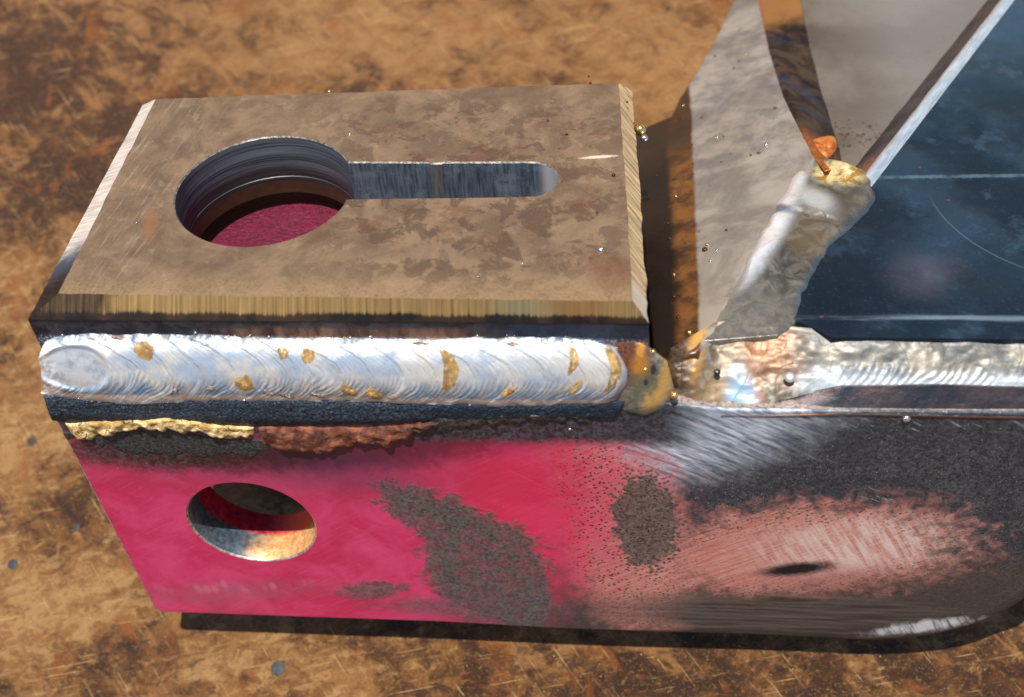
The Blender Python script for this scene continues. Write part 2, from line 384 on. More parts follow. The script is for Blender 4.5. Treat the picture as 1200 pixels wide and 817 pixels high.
def m_front():
    g = G('painted_and_ground_plate'); x, z = g.x, g.z
    n1 = g.noise(.08, 6, .65, dist=.4); n2 = g.noise(.28, 6, .7); f = g.noise(1.5, 5, .75); gr = g.noise(3.6, 3, .7)
    n3 = g.noise(.32, 5, .6, dist=.6)
    v = g.vor(1.15); vs_ = g.vor(.8)
    # grinding scratches
    sA = g.noise(1, 5, .7, v=g.streak((0, 34, 0), (.09, 1, 1.9)))         # fine swirl on the pink
    sB = g.noise(1, 4, .65, v=g.streak((0, -30, 0), (.13, 1, 1.1)))        # bright wire marks right of the weld
    sC = g.noise(1, 3, .6, v=g.streak((0, -62, 0), (.1, 1, 1.0)))         # streaks over the salmon patch
    sD = g.noise(1, 4, .6, v=g.streak((0, 0, 0), (.05, 1, .8)))
    E = lambda e, s=.4, w=n2, a=.7: g.ell(e, x, z, s, w, a)
    # bare dark steel with grain
    steel = g.mix(g.ss(f, .35, .68), rgb(36, 41, 48), rgb(100, 105, 110))
    steel = g.mix(g.ss(gr, .56, .7) * .6, steel, rgb(176, 176, 172))
    steel = g.mix(g.ss(gr, .44, .34) * .6, steel, rgb(14, 16, 20))
    steel = g.mix(g.ss(n1, .4, .62) * .5, steel, rgb(50, 58, 74))
    steel = g.mix(g.ss(g.vor(.9), .12, .07) * .7, steel, rgb(206, 208, 208))
    steel = g.mix(g.ss(z, -56, -70) * .6, steel, rgb(92, 78, 66))
    bs = E((131.9,-85.81,0.0294,0.002496,-0.00296,0.116), .5, n2, .4)
    smooth_brown = g.mix(g.ss(sD, .3, .7), rgb(60, 54, 50), rgb(114, 106, 100))
    steel = g.mix(bs * .85, steel, smooth_brown)
    # blueish bright ground steel next to the weld, its glints painted white
    blu = E((109,-29.85,0.03796,0.007553,-0.03663,0.08683), .6, n2, .5)
    bc = g.mix(g.ss(sB, .32, .68), rgb(96, 110, 130), rgb(226, 236, 246))
    bc = g.mix(g.ss(sB, .58, .7) * .9, bc, rgb(255, 255, 255))
    steel = g.mix(blu * .95, steel, bc)
    stv = E((132.9,-38.92,0.03303,-0.001397,0.0549,0.155), .7, n2, .5) * g.ss(sB, .6, .7)
    steel = g.mix(stv * .8, steel, rgb(200, 212, 222))
    stw = E((151.1,-24.05,0.06246,0.01104,-0.01144,0.4408), .7, n2, .5) * g.ss(sB, .58, .7)
    steel = g.mix(stw * .9, steel, rgb(224, 236, 242))
    # salmon (paint ground thin)
    sal = E((135.5,-62.62,0.03222,0.004894,-0.01105,0.06496), .35, n3, .7).mx(E((100.9,-61.86,0.07768,0.01751,-0.01935,0.02886), .4, n2, .7)).mx(E((93.41,-40.24,0.09061,-0.03356,0.05971,0.06659), .5, n2, .6))
    sc = g.mix(g.ss(sA, .3, .7), rgb(194, 108, 98), rgb(230, 170, 154))
    sc = g.mix(E((146.8,-59.81,0.05277,0.009815,-0.01817,0.1073), .6) * g.ss(sC, .3, .65), sc, rgb(240, 212, 198))
    sc = g.mix(E((150.6,-74.5,0.05318,0.007991,-0.007695,0.1463), .6) * .7, sc, rgb(176, 118, 108))
    col = g.mix(sal, steel, sc)
    # pink paint
    pk = E((42.39,-55.68,0.0175,-0.002871,-0.0008652,0.02145), .3, n2, .3).mx(E((-4.589,-66.58,0.04101,-0.01208,-0.0008348,0.01866), .2, n2, .2))
    pc = g.mix(g.ss(n1, .35, .65), rgb(210, 40, 90), rgb(228, 70, 118))
    pc = g.mix(g.ss(sA, .5, .72) * .5, pc, rgb(226, 104, 136))
    pc = g.mix(g.ss(n2, .56, .7) * .35, pc, rgb(184, 56, 92))
    pc = g.mix(g.ss(g.noise(1, 4, .6, v=g.streak((0, -40, 0), (.06, 1, 1.6))), .64, .72) * .4, pc, rgb(238, 150, 170))
    pc = g.mix(E((34.36,-38.3,0.02286,-0.005565,0.00814,0.1049), .7, n2, .4) * .65, pc, rgb(164, 62, 88))
    pc = g.mix(E((81.55,-51.32,0.06602,-0.003163,-0.00156,0.04007), .7) * .5, pc, rgb(236, 40, 82))
    col = g.mix(pk, col, pc)
    # paint worn through to dark mottled steel
    mott = g.mix(g.ss(f, .35, .65), rgb(66, 70, 70), rgb(128, 126, 122))
    mott = g.mix(g.ss(gr, .55, .75) * .5, mott, rgb(70, 86, 84))
    mott = g.mix(g.ss(sB, .6, .72) * .6, mott, rgb(150, 170, 172))
    p1 = E((71.61,-71.67,0.06944,-0.01951,0.02915,0.04788), .14, n3, .5).mx(E((78.54,-83.19,0.1592,-0.008277,-0.004153,0.07538), .15, n3, .4)).mx(E((66.54,-58.13,0.09029,-0.0391,0.08088,0.08058), .15, n3, .6)).mx(E((61.1,-52.11,0.08685,-0.03294,0.09351,0.1258), .25, n3, 1.2)).mx(E((46.44,-80.3,0.1474,-0.01502,-0.05323,0.3091), .3, n3, 1.0) * .85).mx(E((68.68,-86.08,0.04852,-0.004747,0.001758,0.2681), .5, n2, .7) * .7)
    col = g.mix(p1 * (.82 + g.ss(n3, .42, .58) * .18), col, mott)
    spots = g.ss(vs_, .42, .3)
    d2 = g.ell((104.3,-54.29,0.1479,0.01553,-0.01685,0.06077), x, z, .5, n2, .5)
    d2 = g.ss(d2 + (spots - .5) * .3 + (n3 - .5) * .8, .4, .58)
    col = g.mix(d2 * .9, col, g.mix(g.ss(f, .35, .65), rgb(54, 53, 50), rgb(124, 118, 110)))
    # dots of scale around the edge of the salmon zone
    edge = sal * (1 - E((135.6,-63.2,0.03969,0.006024,-0.01691,0.09911), .5, n2, .6)) * g.ss(x, 84, 92)
    col = g.mix(edge * g.ss(v, .36, .24) * .85, col, rgb(52, 44, 40))
    bdk = E((130.8,-83.89,0.03118,0.002569,-0.00376,0.1524), .5, n2, .5)
    col = g.mix(bdk * .88, col, smooth_brown)
    col = g.mix(g.ell((135,-68.26,0.139,0.02334,-0.111,0.4631), x, z, .5, f, .4), col, rgb(20, 20, 28))
    # greyish scuffs low on the pink
    scf = E((13.95,-83.02,0.04919,-0.01034,-0.02827,0.2517), .7, n2, .7)
    col = g.mix(scf * g.ss(f, .4, .62) * .75, col, rgb(150, 104, 112))
    dash = g.ss(g.vor(.42, v=g.vec(scale=(1, 1, .5))), .5, .2)
    col = g.mix(g.ell((15.54,-80.27,0.06351,-0.01317,-0.0424,0.3833), x, z, .4) * dash * .6, col, rgb(226, 120, 146))
    # burnt strip below the weld and heat tint
    hb = E((13.18,-35.1,0.03937,-0.01144,0.004497,0.1932), .5, n2, .6)
    col = g.mix(hb * .9, col, g.mix(g.ss(f, .4, .65), rgb(30, 34, 34), rgb(92, 96, 92)))
    hb2 = E((50.12,-33.5,0.03382,-0.003561,-0.02472,0.1846), .6, n2, .6)
    col = g.mix(hb2 * .8, col, rgb(62, 26, 40))
    hb3 = E((45.92,-39.22,0.08555,-0.01381,-0.005648,0.1755), .8, n2, .5)
    col = g.mix(hb3 * .4, col, rgb(70, 44, 84))
    top = g.ss(z + (n2 - .5) * 5, -32, -28.5) * g.ss(x, 118, 106)
    col = g.mix(top * .95, col, g.mix(g.ss(f, .4, .66), rgb(20, 24, 32), rgb(80, 88, 98)))
    glint = g.ell((163.6,-88.27,0.097,0.02291,-0.1287,0.4772), x, z, .6, n3, 1.1)  # highlight on the rounded lower edge, painted as bright steel
    col = g.mix(glint * .95, col, g.mix(g.ss(sC, .3, .55), rgb(96, 104, 110), rgb(240, 244, 246)))
    # white flecks and edge wear
    wf = g.ss(g.vor(.55), .06, .03) * g.ss(n2, .5, .6)
    col = g.mix(wf * .7, col, rgb(232, 206, 206))
    paint = pk.mx(sal * .6) * (1 - p1) * (1 - hb)
    n = g.bump(f * (1 - pk * .8) * .8 + gr * .25 + sA * .25 + p1 * .5 + sB * blu * .8 + sC * sal * .3, .22, .65)
    return g.set(col=col, rough=.48 - pk * .1 - bs * .08 - blu * .1 - glint * .15, metal=(1 - paint) * .35 * (1 - blu * .9), n=n)

def m_edge():
    g = G('bare_plate_edge'); f = g.noise(1.2, 4, .7); w = g.noise(.3, 3)
    col = g.mix(g.ss(f, .3, .7), rgb(120, 104, 98), rgb(214, 196, 184))
    return g.set(col=col, rough=.45, metal=.6, n=g.bump(f, .1, .5))

def m_hole_front():
    g = G('front_hole_wall'); x, y, z = g.x, g.y, g.z
    f = g.noise(.8, 5, .7); w = g.noise(.3, 4)
    col = g.mix(g.ss(f, .3, .7), rgb(44, 58, 74), rgb(96, 112, 122))
    tan = g.ss(x + (w - .5) * 8, 18, 26)  # sunlit right side of the hole wall, painted tan
    col = g.mix(tan, col, g.mix(g.ss(f, .35, .65), rgb(206, 140, 84), rgb(238, 190, 130)))
    red = g.ss(y + (w - .5) * 2.5, -1.2, .4)
    rc = g.mix(g.ss(f, .35, .65), rgb(126, 22, 56), rgb(196, 40, 62))
    rc = g.mix(g.ss(x, 22, 32), rc, rgb(226, 74, 44))  # the sunlit side of the red ring is painted orange
    col = g.mix(red, col, rc)
    col = g.mix(g.ss(f, .62, .72) * .6, col, rgb(40, 32, 40))
    return g.set(col=col, rough=.45, metal=.3, n=g.bump(f, .2, .6))

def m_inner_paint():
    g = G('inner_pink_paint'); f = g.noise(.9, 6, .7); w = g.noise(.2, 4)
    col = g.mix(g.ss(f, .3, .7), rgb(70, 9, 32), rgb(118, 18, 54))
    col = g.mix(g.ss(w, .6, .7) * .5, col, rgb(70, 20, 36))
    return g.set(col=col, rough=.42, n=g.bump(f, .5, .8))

_c = (1.21,-5.24,-13.49); CR_PX = (_c[0], _c[2])
def m_bead():
    g = G('bright_weld_metal'); x, z = g.x, g.z
    w = g.noise(.14, 5, .6); f = g.noise(2.2, 4, .7); w2 = g.noise(.5, 4, .65)
    v = (z + 13) * (1 / 6.6)
    ph = x + v * v * 7.5 + v * 1.6 + (g.noise(.18, 3) - .5) * 2.2
    n = g.t.nodes.new('ShaderNodeCombineXYZ')
    g.put(n.inputs[0], ph * 1.5); g.put(n.inputs[1], v * .8); rv = V(g, n.outputs[0])
    rp = g.noise(1., 6, .75, v=rv); rp2 = g.noise(.3, 5, .7, v=rv)
    col = g.mix(g.ss(w, .4, .62), rgb(196, 210, 226), rgb(240, 236, 226))
    lo = g.ss(v + (w2 - .5) * .7, .05, -.6) * g.ss(v, -1.05, -.75)
    col = g.mix(lo * g.ss(rp, .36, .62) * .95, col, rgb(84, 136, 176))  # blue sky reflection painted into the lower half of the bead
    col = g.mix(g.ss(rp2, .52, .66) * .4, col, rgb(206, 190, 160))
    col = g.mix(g.ss(rp, .56, .7) * .6, col, rgb(104, 124, 146))
    col = g.mix(g.ss(rp, .4, .3) * .7, col, rgb(255, 255, 255))
    col = g.mix(g.ss(g.math('ABSOLUTE', v + .86 + (w2 - .5) * .3), .16, .04) * .8, col, rgb(250, 240, 220))
    up = g.ss(v + (w2 - .5) * .5 + (f - .5) * .3, .78, .98)
    col = g.mix(up * .8, col, rgb(84, 86, 100))
    cx, cz = CR_PX
    d = g.math('SQRT', (x - cx) * (x - cx) * (1 / 36) + (v - .02) * (v - .02) * (1 / .34))
    ck = g.ss(d, 1.05, .85)
    col = g.mix(ck, col, g.mix(g.ss(w2, .35, .6), rgb(186, 190, 196), rgb(226, 228, 230)))
    col = g.mix(g.ss(x, cx - 2.5, cx - 4.5) * g.ss(w2, .42, .52) * .9, col, rgb(255, 255, 255))
    nn = g.bump(rp * (1 - ck) + f * .15, .16, .75)
    return g.set(col=col, rough=g.ss(rp, .3, .7) * .16 + .3, metal=.5, n=nn)

def m_silica():
    g = G('tan_glassy_slag'); w = g.noise(.6, 4); f = g.noise(2.5, 3)
    col = g.mix(g.ss(w, .35, .65), rgb(140, 110, 66), rgb(190, 154, 94))
    col = g.mix(g.ss(f, .58, .75) * .3, col, rgb(110, 86, 60))
    col = g.mix(g.ss(g.noise(1.2, 3), .56, .66) * .5, col, rgb(222, 198, 150))
    return g.set(col=col, rough=.34, n=g.bump(w, .08, .3), coat=.5)

def m_granular():
    g = G('blue_black_scale'); f = g.noise(2.6, 5, .75); v = g.vor(2.4); x = g.x
    col = g.mix(g.ss(f, .36, .68), rgb(22, 30, 42), rgb(92, 112, 130))
    col = g.mix(g.ss(f, .66, .76) * .6, col, rgb(176, 196, 208))
    col = g.mix(g.ss(x, 58, 68) * .7, col, rgb(38, 52, 70))
    col = g.mix(g.ss(g.z, -23.5, -25.5) * .7, col, rgb(16, 15, 18))
    return g.set(col=col, rough=.42, metal=.5, n=g.bump(f + v * .6, .35, .9))

def m_yellow():
    g = G('yellow_slag_crust'); f = g.noise(1.1, 5, .7); w = g.noise(.4, 4); h = g.noise(.7, 5, .7, dist=.5)
    col = g.mix(g.ss(w, .35, .62), rgb(186, 142, 72), rgb(240, 212, 150))
    col = g.mix(g.ss(f, .56, .72) * .6, col, rgb(140, 90, 46))
    col = g.mix(g.ss(h, .58, .63) * .9, col, rgb(44, 38, 36))
    col = g.mix(g.ss(g.x + (h - .5) * 10, 33, 37), col, rgb(120, 70, 46))
    return g.set(col=col, rough=.55, n=g.bump(f + h * .6, .5, .9))
def m_redcrust():
    g = G('red_brown_crust'); f = g.noise(1.3, 5, .75); w = g.noise(.4, 4); h = g.noise(.6, 5, .7, dist=.5)
    col = g.mix(g.ss(w, .35, .65), rgb(92, 46, 34), rgb(160, 96, 68))
    col = g.mix(g.ss(f, .54, .68) * .7, col, rgb(40, 28, 28))
    col = g.mix(g.ss(h, .57, .63) * .85, col, rgb(36, 32, 34))
    col = g.mix(g.ss(g.x + (h - .5) * 10, 60, 66) * .8, col, rgb(52, 44, 46))
    return g.set(col=col, rough=.5, n=g.bump(f + h * .5, .6, .9))
def m_blackcrust():
    g = G('black_charred_scale'); f = g.noise(1.4, 5, .75)
    col = g.mix(g.ss(f, .35, .7), rgb(26, 28, 30), rgb(92, 94, 92))
    return g.set(col=col, rough=.5, metal=.2, n=g.bump(f, .4, .9))

def m_tail():
    g = G('heat_tinted_tack_weld'); x, z = g.x, g.z
    w = g.noise(.3, 6, .68, dist=.6); f = g.noise(1.6, 5, .7); w2 = g.noise(.7, 5, .7, dist=.5)
    col = g.mix(g.ss(w2, .35, .65), rgb(84, 92, 96), rgb(142, 142, 128))
    e = lambda q, s=.7, a=.9: g.ell(q, x, z, s, w2, a)
    col = g.mix(e((100.5,-8.827,0.2785,-0.04883,0.04264,0.1163)) * .9, col, g.mix(g.ss(f, .35, .6), rgb(84, 44, 32), rgb(140, 84, 56)))
    col = g.mix(e((103.5,-16.24,0.2866,0.07698,-0.1711,0.3033)) * .7, col, rgb(104, 100, 76))
    cres = e((102.8,-12.58,0.1896,0.003532,-0.002204,0.117), .25, .35) * (1 - e((102,-11.32,0.2283,0.003569,-0.002525,0.1388), .25, .35)) * g.ss(x + (w - .5) * 3, 102, 104)
    col = g.mix(cres * .9, col, rgb(214, 164, 80))
    col = g.mix(e((102.8,-7.545,1.351,-0.2095,0.1002,0.296), .6, 1.1) * .9, col, rgb(230, 168, 76))
    col = g.mix(e((102.5,-11.73,0.7602,0.01341,-0.009633,0.5233), .8, 1.2) * .85, col, rgb(216, 148, 54))
    col = g.mix(e((102,-22.31,0.09359,0.007966,-0.08818,0.4834)) * .7, col, rgb(70, 80, 70))
    return g.set(col=col, rough=.34, metal=.4, n=g.bump(w2 + f * .4, .25, .6))

def m_joint():
    g = G('fused_joint_weld'); x, z = g.x, g.z
    w = g.noise(.16, 6, .65, dist=.8); f = g.noise(1.3, 5, .7); w2 = g.noise(.42, 5, .65, dist=.6)
    e = lambda q, s=.9, a=.9: g.ell(q, x, z, s, w2, a)
    col = g.mix(g.ss(w2, .35, .65), rgb(96, 92, 84), rgb(160, 152, 136))
    col = g.mix(e((109.4,-13.94,0.224,-0.01787,0.01822,0.07702)) * .95, col, g.mix(g.ss(f, .4, .6), rgb(46, 30, 18), rgb(98, 68, 38)))
    col = g.mix(e((113.5,-9.628,0.637,-0.1601,0.1056,0.1746), .9) * .85, col, rgb(226, 168, 78))
    col = g.mix(e((115.9,-19.49,0.1821,0.06074,-0.2174,0.3342)) * .6, col, rgb(166, 132, 88))
    col = g.mix(e((124.5,-13.65,0.1904,-0.0006645,0.05819,0.3154)) * .85, col, g.mix(g.ss(f, .35, .6), rgb(136, 80, 48), rgb(176, 122, 84)))
    col = g.mix(e((122.7,-20.23,0.6744,0.05667,-0.005582,0.2489)) * .8, col, rgb(164, 104, 70))
    col = g.mix(e((120.3,-19.84,0.4212,0.03208,-0.007117,0.3206), .7) * .85, col, rgb(150, 184, 208))
    col = g.mix(e((126.3,-8.342,0.1398,0.007069,0.1035,1.226), .8) * .6, col, rgb(206, 172, 112))
    rt = g.ss(x + (w2 - .5) * 9, 128, 135)
    rc = g.mix(g.ss(w, .38, .62), rgb(92, 94, 94), rgb(142, 136, 122))
    rc = g.mix(g.ss(f, .56, .7) * .35, rc, rgb(164, 152, 128))
    rc = g.mix(g.ss(z + (w2 - .5) * 3, -15.4, -17.4) * .75, rc, rgb(186, 198, 208))
    rc = g.mix(g.ss(z + (w2 - .5) * 2.4, -14.2, -12.6) * .75, rc, rgb(96, 98, 100))
    rc = g.mix(g.ell((153.5,-12,0.5411,0.1021,-0.008729,0.5332), x, z, .4, f, .8) * .9, rc, rgb(74, 68, 66))
    col = g.mix(rt, col, rc)
    col = g.mix(g.ss(f, .62, .72) * .4, col, rgb(58, 52, 46))
    return g.set(col=col, rough=g.ss(w2, .3, .7) * .15 + .38, metal=.22, n=g.bump(w2 + f * .3, .12, .5))

def m_strip_dark():
    g = G('violet_dark_chamfer'); f = g.noise(1.5, 4, .7); w = g.noise(.15, 4)
    col = g.mix(g.ss(w, .38, .62), rgb(48, 50, 58), rgb(78, 66, 68))
    col = g.mix(g.ss(f, .6, .75) * .4, col, rgb(126, 126, 128))
    col = g.mix(g.ss(g.z + (w - .5) * .8, -20.6, -21.4) * .75, col, rgb(132, 84, 56))
    return g.set(col=col, rough=.42, metal=.55, n=g.bump(f, .15, .6))

def m_gray():
    g = G('grey_brown_scaled_plate'); x, y = g.x, g.y
    w = g.noise(.07, 6, .65, dist=.5); f = g.noise(1.2, 5, .7); b = g.noise(.2, 6, .65)
    st = g.noise(1, 4, .6, v=g.streak((0, 0, 24), (.35, .05, 1)))
    col = g.mix(g.ss(w, .36, .62), rgb(142, 133, 124), rgb(184, 174, 162))
    col = g.mix(g.ss(b, .46, .62) * g.ss(y, 30, 80) * .6, col, rgb(116, 116, 118))
    col = g.mix(g.ss(st, .5, .8) * .3, col, rgb(196, 186, 172))
    col = g.mix(g.ss(y, 34, 6) * .35, col, rgb(196, 176, 148))
    br = g.ss(x + (w - .5) * 1.5 - y * .02, 113.8, 112.8)  # brown band, with the top plate's cast shadow painted in
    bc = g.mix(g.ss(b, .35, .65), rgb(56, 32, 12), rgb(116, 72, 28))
    bc = g.mix(g.ss(x + (w - .5) * 3, 110.6, 108.6) * .97, bc, rgb(8, 5, 3))  # shade of the gap beside the top plate, painted near black
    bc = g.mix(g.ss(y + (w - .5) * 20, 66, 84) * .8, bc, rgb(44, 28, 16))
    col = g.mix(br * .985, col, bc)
    pit = g.ss(g.vor(.16), .12, .07) * g.ss(b, .46, .56)
    col = g.mix(pit * .8, col, rgb(58, 48, 40))
    col = g.mix(g.ss(f, .62, .74) * .3, col, rgb(98, 90, 82))
    dk = g.ell((120.9,13.72,0.4897,0.05701,-0.05965,0.2967), x, y, .5, f, .7)
    col = g.mix(dk * .7, col, rgb(90, 88, 80))
    return g.set(col=col, rough=.3, metal=.5 - br * .4, n=g.bump(f * .5 + b * .5, .12, .6, g.bump(g.noise(.04, 2, .4), 3., .7)))

def m_burnt():
    g = G('flame_cut_edge'); x, y = g.x, g.y
    w = g.noise(.16, 5, .6, dist=.6); f = g.noise(1., 5, .7)
    b = g.noise(1, 3, .6, v=g.vec(scale=(.05, .09, .05)))
    col = g.mix(g.ss(w, .4, .6), rgb(38, 32, 32), rgb(92, 74, 58))
    col = g.mix(g.ss(b, .5, .6) * .6, col, rgb(56, 70, 96))
    col = g.mix(g.ss(y + (w - .5) * 16, 74, 60) * .9, col, g.mix(g.ss(f, .4, .6), rgb(166, 88, 34), rgb(204, 126, 58)))
    col = g.mix(g.ss(y + (w - .5) * 20, 122, 138) * .8, col, rgb(196, 134, 70))
    return g.set(col=col, rough=.38, metal=.6, n=g.bump(f + w, .35, .7))

def m_interior():
    g = G('scaled_inner_floor'); w = g.noise(.05, 4); f = g.noise(.9, 5, .7)
    col = g.mix(g.ss(w, .35, .65), rgb(88, 74, 62), rgb(120, 108, 96))
    col = g.mix(g.ss(g.x, 140, 175) * .5, col, rgb(150, 148, 142))
    col = g.mix(g.ss(f, .6, .7) * .4, col, rgb(66, 52, 42))
    return g.set(col=col, rough=.5, metal=.4, n=g.bump(f, .3, .6))

def m_blue():
    g = G('blued_steel_sheet'); x, y = g.x, g.y
    w = g.noise(.06, 5, .6); f = g.noise(1.4, 5, .7); b = g.noise(.14, 6, .65)
    col = g.mix(g.ss(w, .36, .64), rgb(26, 42, 55), rgb(48, 68, 84))
    col = g.mix(g.ss(b, .55, .68) * .5, col, rgb(70, 96, 114))
    col = g.mix(g.ss(y, 60, 110) * .35, col, rgb(78, 110, 130))
    col = g.mix(g.ss(y, 30, 8) * g.ss(w, .45, .55) * .7, col, rgb(16, 26, 40))
    ln = g.math('ABSOLUTE', y - x * .02 - ((165.42,49.24)[1] - 3.5) + (f - .5) * .8)
    col = g.mix(g.ss(ln, .8, .2) * g.ss(x, 147, 151) * g.ss(b, .3, .55) * .65, col, rgb(110, 138, 152))
    l2 = g.math('ABSOLUTE', y - 7.6 - (x - 125) * .012 + (w - .5) * 1.)
    col = g.mix(g.ss(l2, 1.2, .1) * g.ss(g.noise(1, 4, .6, v=g.vec(scale=(.05, .8, 1))), .4, .6) * .7, col, rgb(140, 158, 170))
    rust = g.ell((154,19.9,0.1639,-0.02664,-0.001515,0.1929), x, y, .6, b, .9)
    col = g.mix(rust * .4, col, rgb(110, 104, 116))
    # a long curved scratch
    r = g.math('SQRT', (x - 188) * (x - 188) + (y - 46) * (y - 46))
    col = g.mix(g.ell((139.1,17.43,0.08046,0.02113,-0.05486,0.06807), x, y, .8, b, .8) * .7, col, rgb(14, 22, 34))
    col = g.mix(g.ss(f, .6, .72) * .35, col, rgb(90, 112, 126))
    col = g.mix(g.ss(g.math('ABSOLUTE', r - 29), .25, .08) * g.ss(x, 180, 168) * g.ss(y, 44, 36) * .35, col, rgb(120, 138, 150))
    pf = g.ss(g.vor(.11), .045, .03)
    col = g.mix(pf * .6, col, rgb(150, 70, 96))
    return g.set(col=col, rough=g.ss(f, .3, .7) * .12 + .34, metal=.55, n=g.bump(f * .6 + b * .4, .1, .5, g.bump(g.noise(.03, 3, .5), 5., .8)))

def m_rim():
    g = G('polished_rim'); s = g.noise(1, 4, .6, v=g.streak((0, 0, -59), (.25, 2, 1))); f = g.noise(1.5, 4)
    col = g.mix(g.ss(s, .3, .7), rgb(190, 204, 214), rgb(244, 248, 250))
    return g.set(col=col, rough=.3, metal=.7, n=g.bump(s + f * .4, .08, .5))
def m_rimdark():
    g = G('dark_bevel_face'); f = g.noise(.9, 5, .7); w = g.noise(.12, 4)
    col = g.mix(g.ss(w, .35, .65), rgb(60, 58, 63), rgb(88, 83, 84))
    col = g.mix(g.ss(g.y + (f - .5) * 14, 62, 50) * .8, col, rgb(176, 112, 76))
    return g.set(col=col, rough=.42, metal=.5, n=g.bump(f, .2, .6))

def m_corner_weld():
    g = G('fused_corner_weld'); x, y = g.x, g.y
    w = g.noise(.25, 5, .65, dist=.6); f = g.noise(1.2, 5, .7); w2 = g.noise(.5, 5, .65, dist=.5)
    e = lambda q, s=.6, a=.6, n=None: g.ell(q, x, y, s, n or w, a)
    col = g.mix(g.ss(w, .36, .64), rgb(78, 74, 66), rgb(140, 132, 118))
    col = g.mix(e((119.6,7.681,0.1482,0.07691,-0.1537,0.1324)) * .7, col, rgb(160, 150, 136))
    col = g.mix(e((125.8,29.51,0.05083,0.04437,-0.2716,0.1358), .5) * .95, col, rgb(252, 252, 254))  # white highlight painted along the upper left of the weld
    col = g.mix(e((133.5,48.79,0.0822,0.07749,-0.3925,0.1713), .5) * .9, col, rgb(240, 234, 230))
    col = g.mix(e((137,41.04,0.2184,-0.09945,0.2523,0.2412)) * .7, col, rgb(226, 222, 214))
    col = g.mix(e((134.9,29.04,0.2268,-0.07496,0.09674,0.16)) * .6, col, rgb(132, 106, 76))
    col = g.mix(e((144,37.83,0.2047,0.0473,-0.1538,0.1828)) * .6, col, rgb(110, 98, 82))
    col = g.mix(e((142.4,49.33,0.1957,-0.039,0.06988,0.2834), .4, .4) * .95, col, g.mix(g.ss(w2, .4, .6), rgb(190, 142, 66), rgb(250, 226, 162)))
    col = g.mix(e((129.1,39.96,0.212,-0.07496,0.491,0.6391), .5) * .8, col, rgb(70, 82, 96))
    col = g.mix(e((132.5,12.31,0.6722,-0.2649,0.066,0.09418)) * .7, col, rgb(112, 138, 156))
    col = g.mix(e((120.8,13.1,0.3819,0.07033,-0.3246,0.6054), .9, 1.1, f) * .6, col, rgb(92, 92, 86))
    col = g.mix(e((122.5,9.943,0.6867,0.1241,-0.3841,0.7234), .9, 1.1, f) * .6, col, rgb(92, 92, 86))
    col = g.mix(g.ss(f, .6, .72) * .4, col, rgb(80, 74, 66))
    uu, vv = g.uv()
    col = g.mix(g.ss(vv + (w - .5) * .14, .86, .97) * g.ss(uu, .62, .5), col, rgb(164, 154, 142))
    col = g.mix(g.ss(vv + (w - .5) * .2, .16, .04) * g.ss(uu, .98, .9) * .85, col, rgb(70, 84, 96))
    col = g.mix(g.ss(uu + (w - .5) * .3, .3, .05) * .8, col, g.mix(g.ss(w2, .35, .65), rgb(112, 105, 94), rgb(144, 135, 122)))
    return g.set(col=col, rough=g.ss(w2, .3, .7) * .15 + .2, metal=.55, n=g.bump(w + f * .12, .14, .5))

def simple(name, a, b, rough, metal, sc=1.5, bump=.15, coat=0):
    g = G(name); f = g.noise(sc, 4, .65)
    return g.set(col=g.mix(g.ss(f, .35, .65), a, b), rough=rough, metal=metal, n=g.bump(f, bump, .6), coat=coat)

# ------------------------------------------------------------------ the worktop
def plain(name, nx, size, mat):
    xs = np.linspace(-size, size, nx); X, Y = np.meshgrid(xs, xs, indexing='ij')
    Vl = np.stack([X, Y, 0 * X], -1).reshape(-1, 3); i = np.arange(nx * nx).reshape(nx, nx)
    F = np.stack([i[:-1, :-1], i[1:, :-1], i[1:, 1:], i[:-1, 1:]], -1).reshape(-1, 4)
    return link(name, Vl, F, mat, None)
tb = plain('worktop', 9, 3000, m_table()); tb['kind'] = 'structure'

# ------------------------------------------------------------------ the bracket
root = bpy.data.objects.new('welded_bracket', None); COL.objects.link(root)
root.empty_display_size = .02
root.matrix_world = ROOT
root['label'] = 'welded steel bracket with keyhole slot plate, pink painted cheek and shiny weld bead'
root['category'] = 'bracket'
XY = lambda z0: (lambda u, v, w: (u, v, z0 + w))
XZ = lambda y0: (lambda u, v, w: (u, y0 - w, v))

# top plate with keyhole
face = [(0.2, -.3), (101.2, -1.2), (98.1, 65.2), (0.2, 60.6)]
outr = [(-5.3, -3.6), (103.9, -3.2), (100.9, 67.2), (-4.3, 63.2)]
nseg = [130, 70, 120, 60]
def four(P):
    out = []; cid = []
    for i in range(4):
        a = np.array(P[i]); b = np.array(P[(i + 1) % 4])
        for j in range(nseg[i]): out.append(a + (b - a) * j / nseg[i]); cid.append(i)
    return np.array(out), cid
Pf, cid = four(face); Po, _ = four(outr)
tt = np.arange(len(Po)) * 1.0
jit = (fbm(tt * .22, tt * 0, 4, 3) - .5)
for i, c in enumerate(cid):                  # rough sawn right edge, slightly uneven elsewhere
    a = {0: .4, 1: .9, 2: .4, 3: .35}[c]
    Po[i] += np.array([1.0 if c in (1, 3) else 0, 0 if c in (1, 3) else 1]) * jit[i] * a
    Pf[i] += np.array([1.0 if c in (1, 3) else 0, 0 if c in (1, 3) else 1]) * (fbm(i * .35, 4., 3, 9) - .5) * .35
keyh = [(46.1, 38.0)] + [(u, v) for u, v in [(50, 38.0), (61.6, 37.85), (62.0, 37.3), (64.1, 37.3), (64.5, 37.85), (81.5, 37.9)]]
keyh = [(47, 26.6)] + [(82, 27.3)] + arc(81.6, 32.6, 5.3, -88, 88, 18) + [(64.5, 37.9), (64.1, 37.6), (62.0, 37.6), (61.6, 37.9), (45.6, 38.1)]
